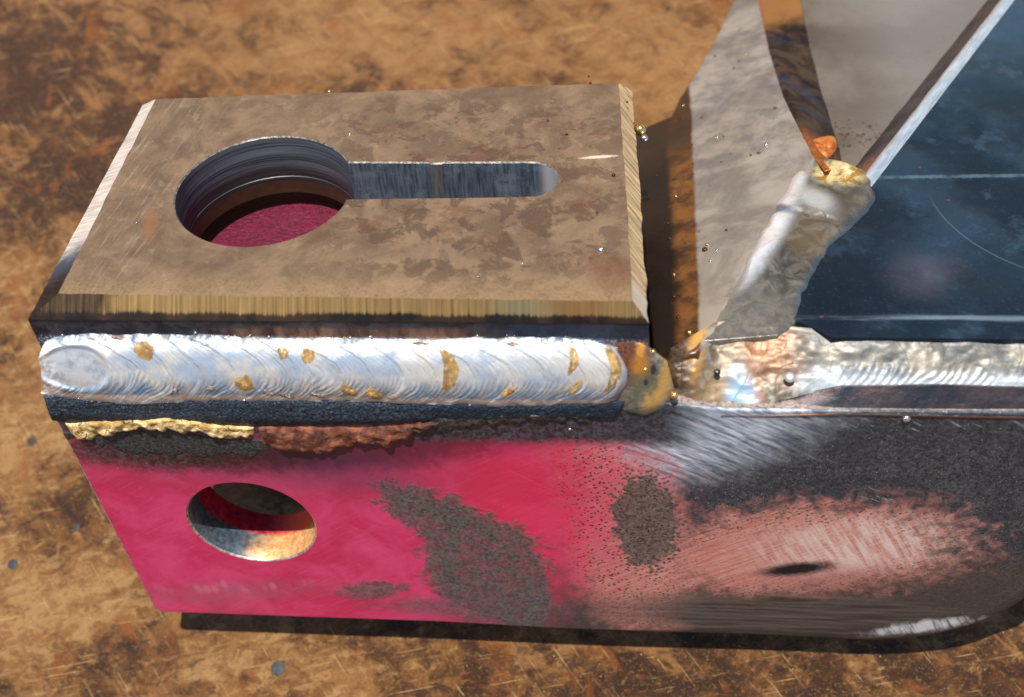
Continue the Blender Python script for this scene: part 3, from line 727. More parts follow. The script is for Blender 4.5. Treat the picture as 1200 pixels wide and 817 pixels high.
a0 = math.degrees(math.atan2(38.1 - 29.8, 45.6 - 30.7)); a1 = math.degrees(math.atan2(26.6 - 29.8, 47.0 - 30.7)) + 360
circ = arc(30.7, 29.8, 17.05, a0, a1, 64)[1:-1]
key = np.array([(47.3, 26.6)] + [tuple(q) for q in dens(keyh, 2.0, False)[1:]] + circ)
isround = [False] * (len(key) - len(circ)) + [True] * len(circ)
TT = 14.
krings = hole_rings(key, .25, [(-9.8, 0), (-9.9, -.14), (-TT, -.14)])
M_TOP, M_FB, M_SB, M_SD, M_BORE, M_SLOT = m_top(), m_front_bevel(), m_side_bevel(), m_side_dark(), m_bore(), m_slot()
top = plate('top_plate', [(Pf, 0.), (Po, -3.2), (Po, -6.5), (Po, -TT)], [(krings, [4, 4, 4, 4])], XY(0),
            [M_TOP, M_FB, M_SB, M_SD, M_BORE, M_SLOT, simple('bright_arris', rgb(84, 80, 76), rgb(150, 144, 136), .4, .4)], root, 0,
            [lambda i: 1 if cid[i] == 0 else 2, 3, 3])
# bore, slot and bright arris faces by where they are
for pl in top.data.polygons:
    if pl.material_index == 4:
        c = pl.center / MM
        if c.z > -.2: pl.material_index = 6
        elif math.hypot(c.x - 30.7, c.y - 29.8) > 17.3: pl.material_index = 5

# floor seen through the keyhole: a painted plate below
P = dens([(-2, 1), (100, 1), (98, 62), (-2, 58)], 4)
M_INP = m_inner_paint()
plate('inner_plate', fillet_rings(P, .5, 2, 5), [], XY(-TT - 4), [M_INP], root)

# front plate, rounded lower right corner
xr, zb, rc = 200., -92.3, 34.
fo = [(-7.2, -19.), (-5.2, -91.4), (-4.2, -92.1)] + [(150.5, -92.6)]
fo = [(-2.6, -92.2), (60, -92.5), (95, -94.), (125, -96.6), (150, -99.4)] + arc(154, -64, 35.5, -86, 0, 30) + [(189.5, -20.)] + [(118, -20.5), (106, -19), (-7.4, -19.0), (-7.0, -25), (-5.6, -89.8), (-5.3, -91.2), (-4.5, -92.0), (-3.0, -92.2)]
FP_ = dens(fo, 1.6)
for _ in range(40):                          # ease the lower right bend
    m_ = ((FP_[:, 0] > 95) & (FP_[:, 1] < -40))[:, None]
    FP_ = np.where(m_, (np.roll(FP_, 1, 0) + 2 * FP_ + np.roll(FP_, -1, 0)) / 4, FP_)
rr = .5 + 6.5 * sstep(84, 150, FP_[:, 0]) * sstep(-60, -80, FP_[:, 1])
hc = dens(arc(24.3, -57.4, 13.05, 0, 360, 72)[:-1], 9)
FT = 12.
hr = hole_rings(hc, .35, [(-4, 0), (-6, 0), (-FT, 0)])
M_FR, M_EDGE, M_HF = m_front(), m_edge(), m_hole_front()
plate('front_plate', fillet_rings(FP_, rr, 7, FT), [(hr, [1, 2, 2, 2])], XZ(-7.), [M_FR, M_EDGE, M_HF], root, 0, [lambda i: 1 if FP_[i, 0] < -3.5 else 0] * 7 + [1], sharp=50)
# rear cheek behind it
P = dens([(2, -84), (96, -84), (96, -24), (2, -24)], 4)
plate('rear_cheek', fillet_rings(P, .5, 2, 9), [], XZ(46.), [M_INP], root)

# dark granular scale strip along the top of the front plate
def line(ps, y): return [(u, y, v) for u, v in ps]
def gran(B, Wv, U):
    e = (1 - np.abs(Wv) ** 4)
    return .05 + .45 * e * (.5 + fbm(B[..., 0] * 1.4, B[..., 2] * 1.6, 4, 21))
sheet('scale_strip', line([(-7.45,-26.45),(7.05,-27.05),(23.48,-27.36),(36.7,-26.54),(51.27,-25.92),(67.28,-24.34),(85.94,-23.87),(98.19,-23.11)], -7.0), line([(-6.72,-19.53),(9.24,-19.65),(33.32,-19.58),(64.64,-19.79),(86.1,-19.75),(99.97,-18.54)], -7.0),
      520, 26, (0, -1, 0), gran, m_granular(), root, skirt=.6)

# the main weld bead
BL = [(-5.97,-6.9,-19.16),(-4.2,-7.15,-20.01),(0.9,-7.33,-20.63),(8.97,-7.45,-21.03),(25.25,-7.21,-20.22),(38.05,-7.1,-19.83),(52.21,-7.08,-19.76),(64.63,-7.16,-20.06),(73.86,-7.27,-20.42),(86.1,-7.16,-20.03),(95.17,-7.11,-19.87),(100.42,-6.79,-18.77)]
BU = [(-3.72,-3.78,-8.47),(-1.24,-3.48,-7.44),(5.67,-3.16,-6.37),(13.58,-3.09,-6.12),(27.49,-3.29,-6.8),(39.75,-3.44,-7.32),(53.5,-3.39,-7.16),(65.56,-3.45,-7.35),(74.56,-3.28,-6.77),(86.4,-3.19,-6.48),(93.72,-3.36,-7.03),(100.31,-3.99,-9.2)]
NB, MB_ = 760, 72
bead_n = np.array([0, -.9, .43]); bead_n = bead_n / np.linalg.norm(bead_n)
bead_n = np.array([0., -.78, .63])
CR = (1.21,-5.24,-13.49)
def bead_h(B, Wv, U):
    x = B[..., 0]
    wv = Wv + (vnoise(x * .35, 0 * x, 5) - .5) * .12
    wv = wv * (1 + .1 * (fbm(x * .22, 0 * x, 4, 15) - .4) * (1 + np.sign(Wv) * .3))
    prof = np.clip(1 - np.abs(wv) ** 2.6, 0, 1) ** .9
    end = np.clip((x - B[0, :, 0].min()) / 1.6, 0, 1); end = np.sqrt(np.clip(1 - (1 - end) ** 2, 0, 1))
    tail = np.clip((B[..., 0].max() - 1.0 - x - 2.4 * Wv ** 2 + 1.2) / 1.6, 0, 1) ** .6
    H = 2.5 * prof * end * (.86 + .28 * fbm(x * .16, Wv * .9, 3, 31))
    ph = x + 7.5 * Wv ** 2 + 1.6 * (Wv + .2) + 3.4 * (fbm(x * .16, Wv * 1.1, 4, 8) - .5)
    big = ph / 6.2; saw = 1 - (big - np.floor(big)); saw = saw ** 1.5
    rip = np.sin(2 * np.pi * ph / .98 + 2.5 * fbm(x * .3, Wv * 2, 2, 77)) * (.15 + 1.9 * vnoise(ph * .5, Wv * 1.2, 12) ** 1.5)
    rip2 = np.sin(2 * np.pi * ph / .43 + 4 * fbm(x * .5, Wv * 2, 2, 78))
    amp = .25 + .75 * sstep(.5, -.7, Wv) 
    crat = ((x - CR[0]) / 6.4) ** 2 + ((Wv - .02) / .62) ** 2
    ck = sstep(1.25, .8, crat)
    H = H + (prof ** .5) * (.22 * (saw - .5) + .075 * rip * amp + .03 * rip2 * amp) * (1 - ck) * sstep(0, 7, x - B[0, :, 0].min() + 2)
    H = H * (1 - ck * .3) + .12 * np.exp(-((crat - 1.35) / .3) ** 2) * prof
    lump = np.exp(-(((x - CR[0] + 5.2) / 1.7) ** 2 + ((Wv - .25) / .5) ** 2)); H = H + .7 * lump * (.4 + fbm(x * 1.2, Wv * 5, 3, 4))
    H = H + .5 * (fbm(x * .8, Wv * 5, 4, 55) - .5) * sstep(.5, .95, np.abs(Wv)) + .22 * (fbm(x * .5, Wv * 2.2, 4, 56) - .5)
    return H * tail - .25 * (1 - tail) - .06
bead = sheet('weld_bead', BL, BU, NB, MB_, bead_n, bead_h, m_bead(), root, skirt=1.2)
# table of the bead surface, to lay the slag islands on
_A = smooth_line(resample(BL, NB), 6); _B = smooth_line(resample(BU, NB), 6)
_v = np.linspace(-1, 1, MB_); _U, _W = np.meshgrid(np.linspace(0, 1, NB), _v, indexing='ij')
_base = _A[:, None] * (1 - _W[..., None]) / 2 + _B[:, None] * (1 + _W[..., None]) / 2
_surf = _base + bead_h(_base, _W, _U)[..., None] * bead_n
def on_bead(pc):
    """lift points of the chord plane onto the bead"""
    out = []
    for q in pc:
        i = int(np.clip(np.searchsorted(_base[:, MB_ // 2, 0], q[0]), 0, NB - 1))
        j = int(np.argmin(np.abs(_base[i, :, 2] - q[2])))
        out.append(_surf[i, j])
    return np.array(out)
M_SIL = m_silica()
M_SILG = simple('grey_violet_slag', rgb(120, 108, 104), rgb(158, 142, 128), .35, .2)
def island(c, ax, ay, ang, mat, bend=0., seed=0, h=.075):
    """c: chord-plane point; ax, ay half sizes in mm along x and across the bead"""
    n = 30; rings = 5; V_ = []; ca, sa = math.cos(math.radians(ang)), math.sin(math.radians(ang))
    cd = np.array([0, -3.8, -13.0]); cd /= np.linalg.norm(cd)
    pts = []
    for k in range(rings + 1):
        t = 1 - k / rings
        for i in range(n if k < rings else 1):
            a = 2 * math.pi * i / n
            r = t * (.7 + .6 * float(fbm(2 + 1.2 * math.cos(a), 2 + 1.2 * math.sin(a), 2, seed)))
            p, q = ax * r * math.cos(a), ay * r * math.sin(a)
            p = p - bend * (q / max(ay, .01)) ** 2
            p, q = p * ca - q * sa, p * sa + q * ca
            pts.append(np.array(c) + np.array([p, 0, 0]) - cd * q)
    S_ = on_bead(pts)
    for k in range(rings + 1):
        t = 1 - k / rings
        hh = h * math.sqrt(max(0, 1 - t ** 4)) - (.05 if k == 0 else 0)
        for i in range(n if k < rings else 1): V_.append(S_[k * n + i] + bead_n * hh)
    F = []
    for k in range(rings - 1):
        for i in range(n): F.append((k * n + i, k * n + (i + 1) % n, (k + 1) * n + (i + 1) % n, (k + 1) * n + i))
    for i in range(n): F.append(((rings - 1) * n + i, (rings - 1) * n + (i + 1) % n, rings * n))
    return link('slag_island', V_, F, mat, bead, None, None)
for k, (c, ax, ay, an, m, bd) in enumerate([
    ((14.43,-4.15,-9.77), 2.6, 1.9, -20, 0, 0), ((9.21,-3.49,-7.49), 1.4, .5, -10, 1, 0),
    ((39.85,-4.21,-9.95), 1.1, 1.5, 25, 0, .3), ((44.27,-4.34,-10.4), 1.2, 1.8, 18, 0, .4),
    ((32.73,-6.01,-16.12), 2.0, 1.7, -38, 0, .3), ((19.8,-6.42,-17.52), .5, 1.0, 0, 1, 0),
    ((26.22,-6.34,-17.25), 1.0, .6, 0, 1, 0), ((51.54,-6.33,-17.19), 2.0, 1.2, -35, 0, .2),
    ((55.67,-6.51,-17.81), 2.0, 1.4, -25, 0, .2), ((58.87,-6.69,-18.44), .8, .6, 0, 1, 0),
    ((69.85,-5.11,-13.04), 1.6, 4.6, 0, 0, 2.2), ((79.66,-6.29,-17.08), 1.6, .8, 35, 0, .2),
    ((91.2,-4.4,-10.62), .8, 3.2, 0, 0, 1.2), ((91.59,-5.94,-15.89), .7, 2.2, -30, 0, .2),
    ((98.43,-4.95,-12.48), 1.1, 5.0, 0, 0, 2.6), ((39.79,-6.73,-18.58), 1.6, .5, -20, 1, 0),
    ((36.73,-6.55,-17.94), 1.5, .6, -25, 1, 0), ((45.33,-6.66,-18.32), 1.4, .5, -25, 1, 0),
    ((80.45,-3.64,-7.99), 1.2, .35, 0, 1, 0), ((64,-3.64,-8.02), 2.0, .35, -4, 1, 0)]):
    island(c, ax, ay, an, M_SILG if m else M_SIL, bd, k * 3 + 1)

# tack lobe at the right end of the bead
def tail_h(B, Wv, U):
    x, z = B[..., 0], B[..., 2]
    e = np.clip(1 - (np.abs(Wv)) ** 2.4, 0, 1) * np.clip(1 - np.abs(2 * U - 1) ** 3, 0, 1)
    cup = np.exp(-(((U - .45) / .28) ** 2 + (Wv / .5) ** 2))
    return 1.0 * e ** .6 - .7 * cup + .35 * (fbm(x * .5, z * .5, 4, 61) - .5) * e - .4
sheet('tack_lobe', [(96.98,-6.9,-19.16),(100.45,-7.48,-21.14),(103.77,-7.66,-21.77),(106.87,-7.2,-20.18),(108.87,-6.35,-17.28)], [(98.4,-3.53,-7.62),(101.01,-3.33,-6.95),(102.76,-3.51,-7.57),(104.53,-3.88,-8.83),(107.21,-4.53,-11.06)], 90, 70, bead_n, tail_h, m_tail(), root, skirt=1.5, smooth=4)

# one fused mass of weld from the tack lobe to the right hand seam
JL3 = [(u, -6.7, v) for u, v in [(105.75,-22.34),(111.73,-21.75),(117.74,-22.28),(122.14,-21.5)]] + [(u, -5.0, v) for u, v in [(126.87,-20.13)]] + [(u, -3.6, v) for u, v in [(133.96,-19.07),(145.4,-17.52),(157,-17.93),(168.41,-17.91),(182.73,-18.68)]]
JU3 = [(u, v, -12.1) for u, v in [(107.91,-0.26),(111.88,3.21),(116.23,6.76),(122.26,7.05),(127.85,5.81),(139.8,4.25),(145.66,4.33),(157.33,4.71),(168.92,5.08),(183.26,5.49)]]
PITS = [((116.11,-1.8,-16.51), .8, -1.1), ((128.69,-2.39,-16.97), 1.2, -.3)]
PX_ = (112.83,-0.76,-15.7)
def joint_h(B, Wv, U):
    x = B[..., 0]; z = B[..., 2]; y = B[..., 1]
    wv = Wv + .16 * (fbm(x * .3, 0 * x, 4, 70) - .5)
    e = np.clip(1 - np.abs(wv) ** 3.2, 0, 1) * sstep(0, .035, U)
    R_ = sstep(128, 140, x)
    h = (.75 - .25 * R_) * e + 1.6 * (fbm(x * .2, z * .26 + y * .2, 3, 71) - .5) * e * (1 - .4 * R_) + .12 * (fbm(x * .7, z * .8 + y * .5, 4, 72) - .5)
    st = x * .15 + .6 * Wv ** 2 + 1.2 * fbm(x * .12, z * .2, 4, 4)
    h = h + .1 * ((st - np.floor(st)) ** 2) * e * (1 - .6 * R_)
    ph = x + 3 * Wv ** 2 + 2.4 * fbm(x * .2, Wv, 3, 6)
    h = h + .1 * np.sin(ph * 2 * np.pi / 1.5) * sstep(.0, -.8, Wv) * e * R_ * sstep(.35, .6, fbm(x * .15, 0 * x, 2, 6))
    h = h + .8 * np.exp(-(((x - PX_[0]) / 2.6) ** 2 + ((Wv - .15) / .7) ** 2)) - .7 * np.exp(-(((x - PX_[0] + 5) / 2) ** 2 + ((Wv - .1) / .8) ** 2))
    for (c, r, d) in PITS: h = h + d * np.exp(-(((x - c[0]) ** 2 + (1.2 * (z - c[2])) ** 2 + (1.2 * (y - c[1])) ** 2) / r ** 2) ** 2)
    return (h - .1) * sstep(1., .78, Wv) - .06
sheet('joint_weld', JL3, JU3, 620, 90, (0, -.58, .81), joint_h, m_joint(), root, skirt=2.2, smooth=8)
# the white disc and the black pore
def dome(name, c, nrm, r, h, mat, parent, n=20):
    c = np.array(c, float); nn = np.array(nrm, float); nn /= np.linalg.norm(nn)
    t = np.cross(nn, (1, 0, 0)); t /= np.linalg.norm(t); s = np.cross(nn, t)
    ring = [c + r * (math.cos(2 * math.pi * i / n) * t + math.sin(2 * math.pi * i / n) * s) for i in range(n)]
    return flake(name, ring, nn, h, mat, parent, 3, 4, .02)
dome('weld_nub', np.array(PITS[1][0]) + np.array([0, -.55, .83]) * .75, (0, -.5, .85), .95, .35, simple('pale_steel', rgb(176, 172, 168), rgb(206, 202, 198), .4, .5), root)
dome('pore', np.array(PITS[0][0]) + np.array([0, -.55, .83]) * .9, (0, -.5, .85), .6, .2, simple('pore_black', (.004, .003, .002), (.01, .008, .006), .3, 0), root)

# dark chamfer between the seam and the front plate
SL = [(u, -7.15, v) for u, v in [(116.94,-21.79),(125.09,-21.82),(139.68,-21.24),(154.16,-21.33),(168.46,-21.42),(182.65,-21.73)]]
SU = [(u, -3.5, v) for u, v in [(121.13,-25.1),(127.51,-20.87),(137.44,-17.57),(153.93,-16.8),(168.25,-17.16),(182.55,-17.93)]]
def st_h(B, Wv, U):
    x = B[..., 0]
    return .12 * (fbm(x * .8, Wv * 2, 3, 91) - .5) + .3 * np.exp(-((Wv + .9) / .16) ** 2) * (.3 + fbm(x * .5, Wv, 4, 92)) - .05
sheet('seam_chamfer', SL, SU, 260, 24, (0, -.7, .7), st_h, m_strip_dark(), root, skirt=1.5)

# blued sheet on the right with a cut out edge
M_BL, M_RIM, M_RD = m_blue(), m_rim(), m_rimdark()
BSH = [(136, 2.8), (225, 2.8), (225, 140), (203, 140)] + list(reversed([tuple(q) for q in [(146.98,45.95),(157.69,63.95),(172.18,88.55),(188.28,115.71)]])) + [(142.0, 49.0), (124, 11.), (127.5, 9.)]
Pb = dens(BSH, 3)
plate('side_sheet', [(Pb, 0.), (Pb, -1.5)], [], XY(-12.), [M_BL], root)
e0 = np.array([146.4, 45.6]); e1 = np.array([203.2, 141.2]); ed = (e1 - e0) / np.linalg.norm(e1 - e0); en = np.array([-ed[1], ed[0]])
def rail(name, sec, mat, closed=False, n=60, wob=.0, seed=1):
    Vl = []; F = []; k = len(sec)
    for i in range(n + 1):
        b = e0 + (e1 - e0) * i / n
        for j, (s, w) in enumerate(sec):
            r = (fbm(i * .35, j * 2., 3, seed) - .5) * wob
            q = b + en * (s + r); Vl.append((q[0], q[1], w + r * .4))
    for i in range(n):
        for j in range(k - 1): F.append((i * k + j, i * k + j + 1, (i + 1) * k + j + 1, (i + 1) * k + j))
    return link(name, Vl, F, mat, root, None, 50)
rail('bright_edge', [(-1.9, -12.1), (-1.5, -11.8), (-.8, -11.45), (0, -11.4), (.7, -11.6), (1.1, -12.2)], M_RIM, wob=.18)
rail('edge_bevel', [(.85, -12.1), (2.5, -13.6), (5.2, -16.2), (6.4, -18.5), (6.6, -30)], M_RD, wob=.35, seed=5)

# inner floor seen in the opening
plate('inner_floor', fillet_rings(dens([(143, 40), (212, 40), (222, 150), (139.5, 150)], 6), .3, 1, 2), [], XY(-27.), [m_interior()], root)
DIRT = (150.29,84.09)
def dirt():
    bm_v = []; F = []
    for k in range(130):
        s = rng.random(); 
        cx = DIRT[0] + rng.normal() * 4; cy = DIRT[1] + rng.normal() * 4
        r = .12 + .4 * rng.random() ** 2
        b = len(bm_v)
        for i in range(5):
            a = i * 1.2566; bm_v.append((cx + r * math.cos(a), cy + r * math.sin(a), -27))
        bm_v.append((cx, cy, -27 + r)); 
        for i in range(5): F.append((b + i, b + (i + 1) % 5, b + 5))
    o = link('dirt', bm_v, F, simple('dark_grit', rgb(46, 34, 26), rgb(110, 80, 54), .6, .1), root); o['kind'] = 'stuff'
dirt()

# grey sloping plate on the left of the opening
GN = Vector((-0.337, 0.144, 0.93)).normalized()
G3 = [Vector(q) for q in [(105.03,-0.47,-15.49),(103.75,26.07,-20.05),(102.18,60.6,-25.95),(100.21,92.45,-31.58),(104.7,93.49,-30.11),(110.17,94.75,-28.32),(112.87,104.22,-28.8),(117.74,117.78,-29.13),(123.78,136.11,-29.77),(132.01,166.49,-31.48),(135.53,164.32,-29.87),(135.49,147.3,-27.25),(135.34,113.99,-22.17),(136.06,87.02,-17.74),(137.73,68.69,-14.31),(138.93,55.46,-11.83),(132.15,42.49,-12.28),(126.75,30.48,-12.39),(121.22,18.9,-12.61),(115.84,4.47,-12.33),(112.26,-0.13,-12.92)]]
gx = (Vector((1, 0, 0)) - GN * GN.x).normalized(); gy = GN.cross(gx); g0 = G3[0]
P = np.array([((q - g0).dot(gx), (q - g0).dot(gy)) for q in G3])
if ((P[:, 0] * np.roll(P[:, 1], -1) - np.roll(P[:, 0], -1) * P[:, 1]).sum()) < 0: P = P[::-1]
P = dens(P, 1.5)
P = P + np.stack([fbm(np.arange(len(P)) * .4, np.zeros(len(P)), 3, 41) - .5, fbm(np.arange(len(P)) * .4, np.ones(len(P)) * 9, 3, 42) - .5], 1) * .5
def gfr(u, v, w):
    q = g0 + gx * float(u) + gy * float(v) + GN * float(w); return (q.x, q.y, q.z)
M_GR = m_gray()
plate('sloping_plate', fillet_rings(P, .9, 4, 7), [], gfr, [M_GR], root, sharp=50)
# flame cut edge of that plate
BR = [Vector(q) for q in [(135.3,167.31,-30.41),(135.49,147.3,-27.25),(135.34,113.99,-22.17),(136.06,87.02,-17.74),(137.73,68.69,-14.31),(139.16,54.57,-11.61),(140.39,48.71,-10.26)]]
b0 = [(q.x, q.y, q.z + .25) for q in BR]
b1 = [(u, v, w) for (u, v), w in zip([(144.38,154.86),(144.9,141.13),(144.98,117.6),(145.67,98.58),(146.72,83.19),(147.25,74.64),(147.1,67.09)], [-24] * 7)]
def bu_h(B, Wv, U): return 1.1 * (fbm(B[..., 1] * .12, Wv * 1.2, 4, 51) - .4) * np.clip(1 - np.abs(Wv) ** 3, 0, 1) + .3 * (fbm(B[..., 1] * .6, Wv * 3, 3, 52) - .5)
sheet('flame_cut_edge', b1, b0, 160, 30, (.8, .0, .6), bu_h, m_burnt(), root, skirt=1)

# weld wrapping the corner between sloping plate, opening and blued sheet: one continuous mass
CL = [(u, v, -12.) for u, v in [(127.14,2.57),(129.4,6.49),(132.44,13.22),(134.88,19.28),(137.21,25.08),(140.6,28.56),(144.29,32.63),(147.15,37.31),(148.85,42.66),(148.53,47.62)]]
CU = [tuple(q) for q in [(113.68,2.3,-12.78),(115.95,6.5,-12.6),(119.52,16.29,-12.82),(123.07,27.45,-13.25),(127.02,37.37,-13.35),(130.62,46.83,-13.51),(134.5,57.53,-13.75),(136.45,60.08,-13.44)]] + [(u, v, -12.) for u, v in [(139.66,55.69),(144.26,53.91),(147.3,51.01)]]
CL = smooth_line(resample(CL, 60), 4); CU = smooth_line(resample(CU, 60), 3)
k_ = np.arange(60.)
CL[:, :2] += np.stack([fbm(k_ * .21, 0 * k_, 4, 201) - .5, fbm(k_ * .21, 0 * k_ + 9, 4, 202) - .5], 1) * 2.2
CU[:46, :2] += (np.stack([fbm(k_ * .2, 0 * k_, 4, 203) - .5, fbm(k_ * .2, 0 * k_ + 9, 4, 204) - .5], 1) * 1.6)[:46]
def cw_h(B, Wv, U):
    x, y = B[..., 0], B[..., 1]
    wv = Wv + .2 * (fbm(x * .22 + y * .22, 0 * x + np.sign(Wv) * 3, 4, 99) - .5)
    e = np.clip(1 - np.abs(wv) ** 2.2, 0, 1) * sstep(1.0, .92, U)
    grow = sstep(.02, .4, U)
    h = .32 + .75 * e * (.15 + .9 * grow)
    h = h + .7 * np.exp(-(((U - .42) / .2) ** 2 + ((Wv - .35) / .45) ** 2))
    h = h + .6 * np.exp(-(((U - .68) / .08) ** 2 + ((Wv - .6) / .4) ** 2)) * e + .8 * np.exp(-(((U - .9) / .09) ** 2 + ((Wv - .45) / .4) ** 2)) * e
    h = h + 1.3 * (fbm(x * .15, y * .15, 2, 101) - .5) * e + .12 * (fbm(x * .6, y * .6, 3, 102) - .5) * e
    h = h - .55 * np.exp(-(((U - .585 + .07 * Wv + .03 * (fbm(Wv * 2, 0 * Wv, 3, 6) - .5)) / .022) ** 2)) * e
    st = U * 4.3 + .5 * Wv ** 2 + .8 * fbm(x * .1, y * .1, 3, 3)
    h = h + .35 * ((st - np.floor(st)) ** 2) * e
    edge = sstep(1., .7, np.abs(Wv)) * sstep(0, .1, U)
    h = np.maximum(h, .42 + .1 * fbm(x * .4, y * .4, 3, 7))
    return h * edge - .06 * (1 - edge)
sheet('corner_weld', CL, CU, 260, 90, (-.1, -.25, .96), cw_h, m_corner_weld(), root, skirt=2, smooth=0)
def blob(name, pts, n, nrm, h, mat, seed, rings=8, rough=.2):
    P = resample(list(pts) + [pts[0]], n + 1)[:-1]
    for _ in range(3): P = (np.roll(P, 1, 0) + 2 * P + np.roll(P, -1, 0)) / 4
    return flake(name, P, nrm, h, mat, root, seed, rings, rough)
dr = [(u, v, -15.) for u, v in [(137.06,64.69),(141.24,67.13),(144.17,67.73),(144.39,63.4),(142.57,59.78),(139.58,58.01),(137.25,59.22)]]
blob('rust_drip', dr, 36, (.1, -.3, .9), 1.2, simple('orange_rust', rgb(150, 78, 32), rgb(204, 126, 60), .45, .2, .5, .4), 9, 6, .4)

# back of the gap beside the top plate, its shade painted as dark colour
plate('gap_web', fillet_rings(dens([(99.5, -2.5), (118, -2.5), (118, 72), (99.5, 72)], 4), .3, 1, 6), [], XY(-36.), [simple('shaded_gap_steel', rgb(24, 20, 18), rgb(52, 40, 30), .6, .2)], root)

# slag crusts hanging under the weld
def crust(name, up, lo, h, mat, seed, n=150, m=14, y=-7.):
    L = smooth_line(resample([(u, y, v) for u, v in lo], n), 1); Uq = smooth_line(resample([(u, y, v) for u, v in up], n), 1)
    k = np.arange(n)
    L[:, 2] += 4.2 * (fbm(k * .13, 0 * k, 5, seed) - .5); Uq[:, 2] += .7 * (fbm(k * .2, 0 * k, 3, seed + 5) - .5)
    def hf(B, Wv, U):
        e = np.clip(1 - np.abs(Wv) ** 5, 0, 1) * np.clip(1 - np.abs(2 * U - 1) ** 24, 0, 1)
        return h * e * (.2 + 1.9 * fbm(B[..., 0] * .55, B[..., 2] * .6, 4, seed + 9)) + .02
    v = sheet(name, L, Uq, n, m, (0, -.94, .34), hf, mat, root, skirt=.5, smooth=0)
    return v
crust('yellow_slag', [(-5.33,-27.13),(0.72,-26),(9.15,-25.55),(15.97,-24.66),(20.66,-25.5),(25.63,-26.58),(31.37,-27.15)], [(-4.96,-30.07),(-1.71,-30.48),(3.1,-29.12),(8.04,-28.25),(14.53,-27.59),(18.47,-28.95),(22.5,-30.07),(25.93,-30.97),(30.8,-30.58)], .9, m_yellow(), 3)
crust('red_brown_slag', [(32.03,-27.14),(41.48,-26.89),(51.12,-26.88),(59.22,-25.96),(66.96,-24.35)], [(32.03,-31.79),(34.84,-34.21),(38.89,-33.83),(45.43,-34.14),(50.35,-32.01),(54.52,-32.38),(58.8,-29.32),(62.76,-28.25),(67.18,-25.28)], .8, m_redcrust(), 13)
M_BC = m_blackcrust()
crust('charred_scale', [(-6.67,-30.12),(3.02,-29.36),(15,-28.31),(22.71,-30.56),(32.85,-31.02)], [(-6.49,-31.61),(1.63,-33.91),(11.33,-35.66),(21.43,-35.87),(33.23,-34)], .14, M_BC, 23)
crust('charred_scale', [(64.23,-23.48),(73.65,-22.79),(82.94,-22.1),(93.63,-22.76)], [(64.46,-27.25),(70.2,-26.62),(78.18,-24.53),(85.94,-23.87),(94.22,-24.13)], .4, simple('dull_brown_scale', rgb(40, 40, 46), rgb(92, 84, 72), .5, .4), 33)

# weld spatter
SP_DARK = simple('dark_spatter', rgb(40, 28, 20), rgb(92, 64, 36), .35, .5)
SP_BLUE = simple('blue_grey_spatter', rgb(20, 26, 32), rgb(50, 58, 64), .6, .1)
SP_GOLD = simple('gold_spatter', rgb(200, 150, 70), rgb(250, 224, 160), .22, .9)
SP_SILV = simple('silver_spatter', rgb(200, 206, 210), rgb(246, 248, 250), .18, .95)
_b = bmesh.new(); bmesh.ops.create_icosphere(_b, subdivisions=2, radius=1 * MM)
for f_ in _b.faces: f_.smooth = True
SPM = {}
for nm, mt in (('dark', SP_DARK), ('gold', SP_GOLD), ('silver', SP_SILV), ('blue', SP_BLUE)):
    me = bpy.data.meshes.new('spatter_ball'); _b.to_mesh(me); me.materials.append(mt); SPM[nm] = me
def ball(p, r, kind, sq=1., parent=None):
    o = bpy.data.objects.new('spatter_ball', SPM[kind]); COL.objects.link(o); o.parent = parent or root
    o.location = [float(c) * MM for c in p]; o.scale = (r, r, r * sq)
    return o
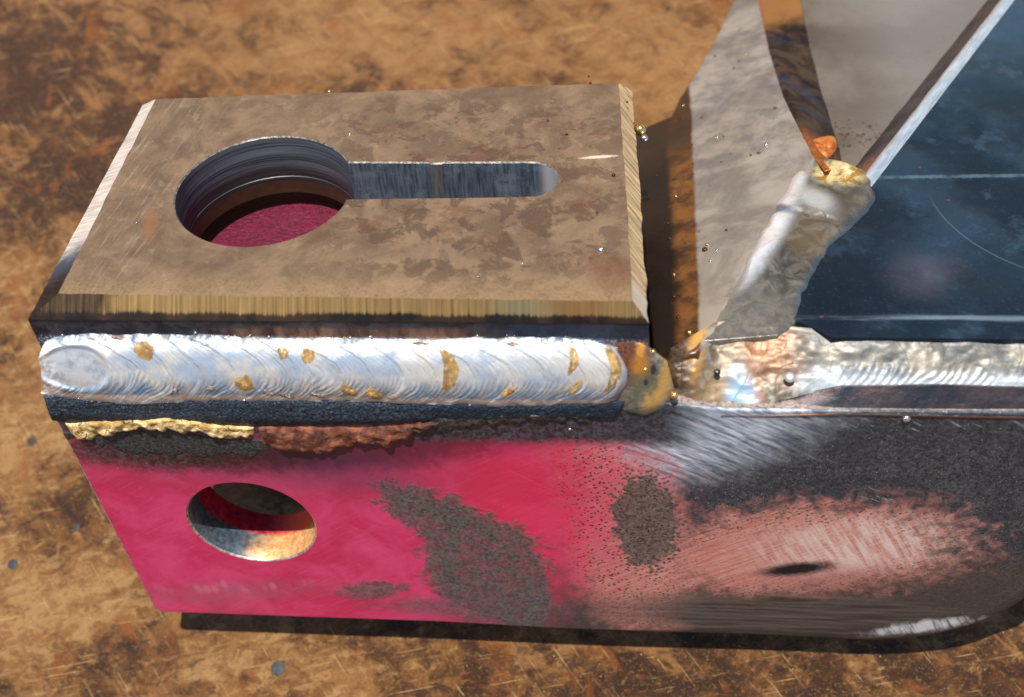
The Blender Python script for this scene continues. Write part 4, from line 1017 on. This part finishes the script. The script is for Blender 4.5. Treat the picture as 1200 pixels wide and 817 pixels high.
for q, r, k in zip([(115.36,31.71,-16.71),(110.47,55.77,-22.19),(106.7,67.14,-25.32),(109.1,18.29,-16.91),(109.68,11.35,-15.63),(114.56,100.07,-27.55),(113.48,98,-27.62),(112.3,92.32,-27.17),(122.08,120.68,-28),(127.41,113.16,-24.91),(129.42,115.72,-24.58),(125.99,110.16,-24.96),(120.08,76.47,-21.91),(114.66,76.71,-23.91),(114.5,67.84,-22.6),(117.28,88.83,-24.83),(120.35,64.96,-20.03),(121.55,76.33,-21.35),(110.32,63.39,-23.42),(108.82,39.29,-20.25),(109.3,25.81,-17.99),(108.62,45.45,-21.27),(115.93,33.31,-16.75),(116.11,27.31,-15.76),(111.46,5.8,-14.12),(126.5,64.17,-17.68),(119.71,36.78,-15.91),(114.51,116.12,-30.05),(108.95,51.93,-22.15)],
                   [.6, .35, .3, .4, .4, .4, .35, .4, .35, .3, .25, .3, .4, .25, .25, .3, .2, .22, .35, .3, .35, .3, .4, .3, .5, .25, .3, .25, .3],
                   'dark gold dark dark dark dark gold dark dark dark gold dark gold dark dark dark dark dark dark dark gold dark gold gold gold dark dark dark dark'.split()):
    ball(q, r, k)
for q, r in zip([(129.87,66.72,-16.85),(117.57,30.58,-15.73)], [.5, .3]): ball(q, r, 'silver')
for q, r, k in zip([(u, v, .12) for u, v in [(95.49,11.8),(44.44,47.31),(92.25,65.08),(37.41,62.77),(97.44,33.56),(88.03,46.9),(91.82,67.67),(94.65,22.3),(84.07,51.63),(99.87,58.07),(57.74,10.19),(8.6,19.17),(81.85,8.05),(35.19,3.18),(74.35,4.63)]],
                   [.62, .3, .3, .4, .4, .28, .22, .22, .24, .25, .18, .18, .18, .16, .16], 'silver silver dark gold dark dark dark dark dark dark silver silver silver silver silver'.split()):
    ball(q, r, k)
for q, r, k in zip([(u, v, -4.5) for u, v in [(102.53,54.96),(103.38,51.99)]], [1.3, .8], ['gold', 'silver']): ball(q, r, k)
for q, r, k in zip([(u, -7, v) for u, v in [(108.54,-16.81),(104.58,-6.09),(148.8,-21.85),(90.19,-26.33),(103.39,-10.47)]], [.8, .5, .8, .3, .4], ['gold', 'gold', 'silver', 'silver', 'gold']): ball(q, r, k)
for k in range(60):                          # fine specks along the weld toes
    t = rng.random(); i = int(t * (NB - 1)); j = MB_ - 2 if rng.random() < .7 else 1
    q = _surf[i, j] + np.array([0, .1 - .15 * rng.random(), .9 * (rng.random() - .3)])
    ball(q, .1 + .22 * rng.random() ** 2, 'silver' if rng.random() < .7 else 'gold')

# beads of spatter lying loose on the worktop
def drop(label, xy, r, kind):
    o = ball((xy[0], xy[1], r * .06), r, kind, .1); o.parent = None
    o.name = 'spatter_drop'; o['label'] = label; o['category'] = 'spatter bead'; o['group'] = 'loose spatter beads on the worktop'
drop('dark blue grey spatter bead on the rusty worktop near its left edge', (-49.41,-29.63), 1.3, 'blue')
drop('flattened dark spatter bead on the worktop in front of the pink plate', (20.11,-52.17), 1.7, 'blue')
drop('small dark spatter bead on the worktop closest to the slanted pink edge', (-34.81,-20.07), 0.9, 'blue')
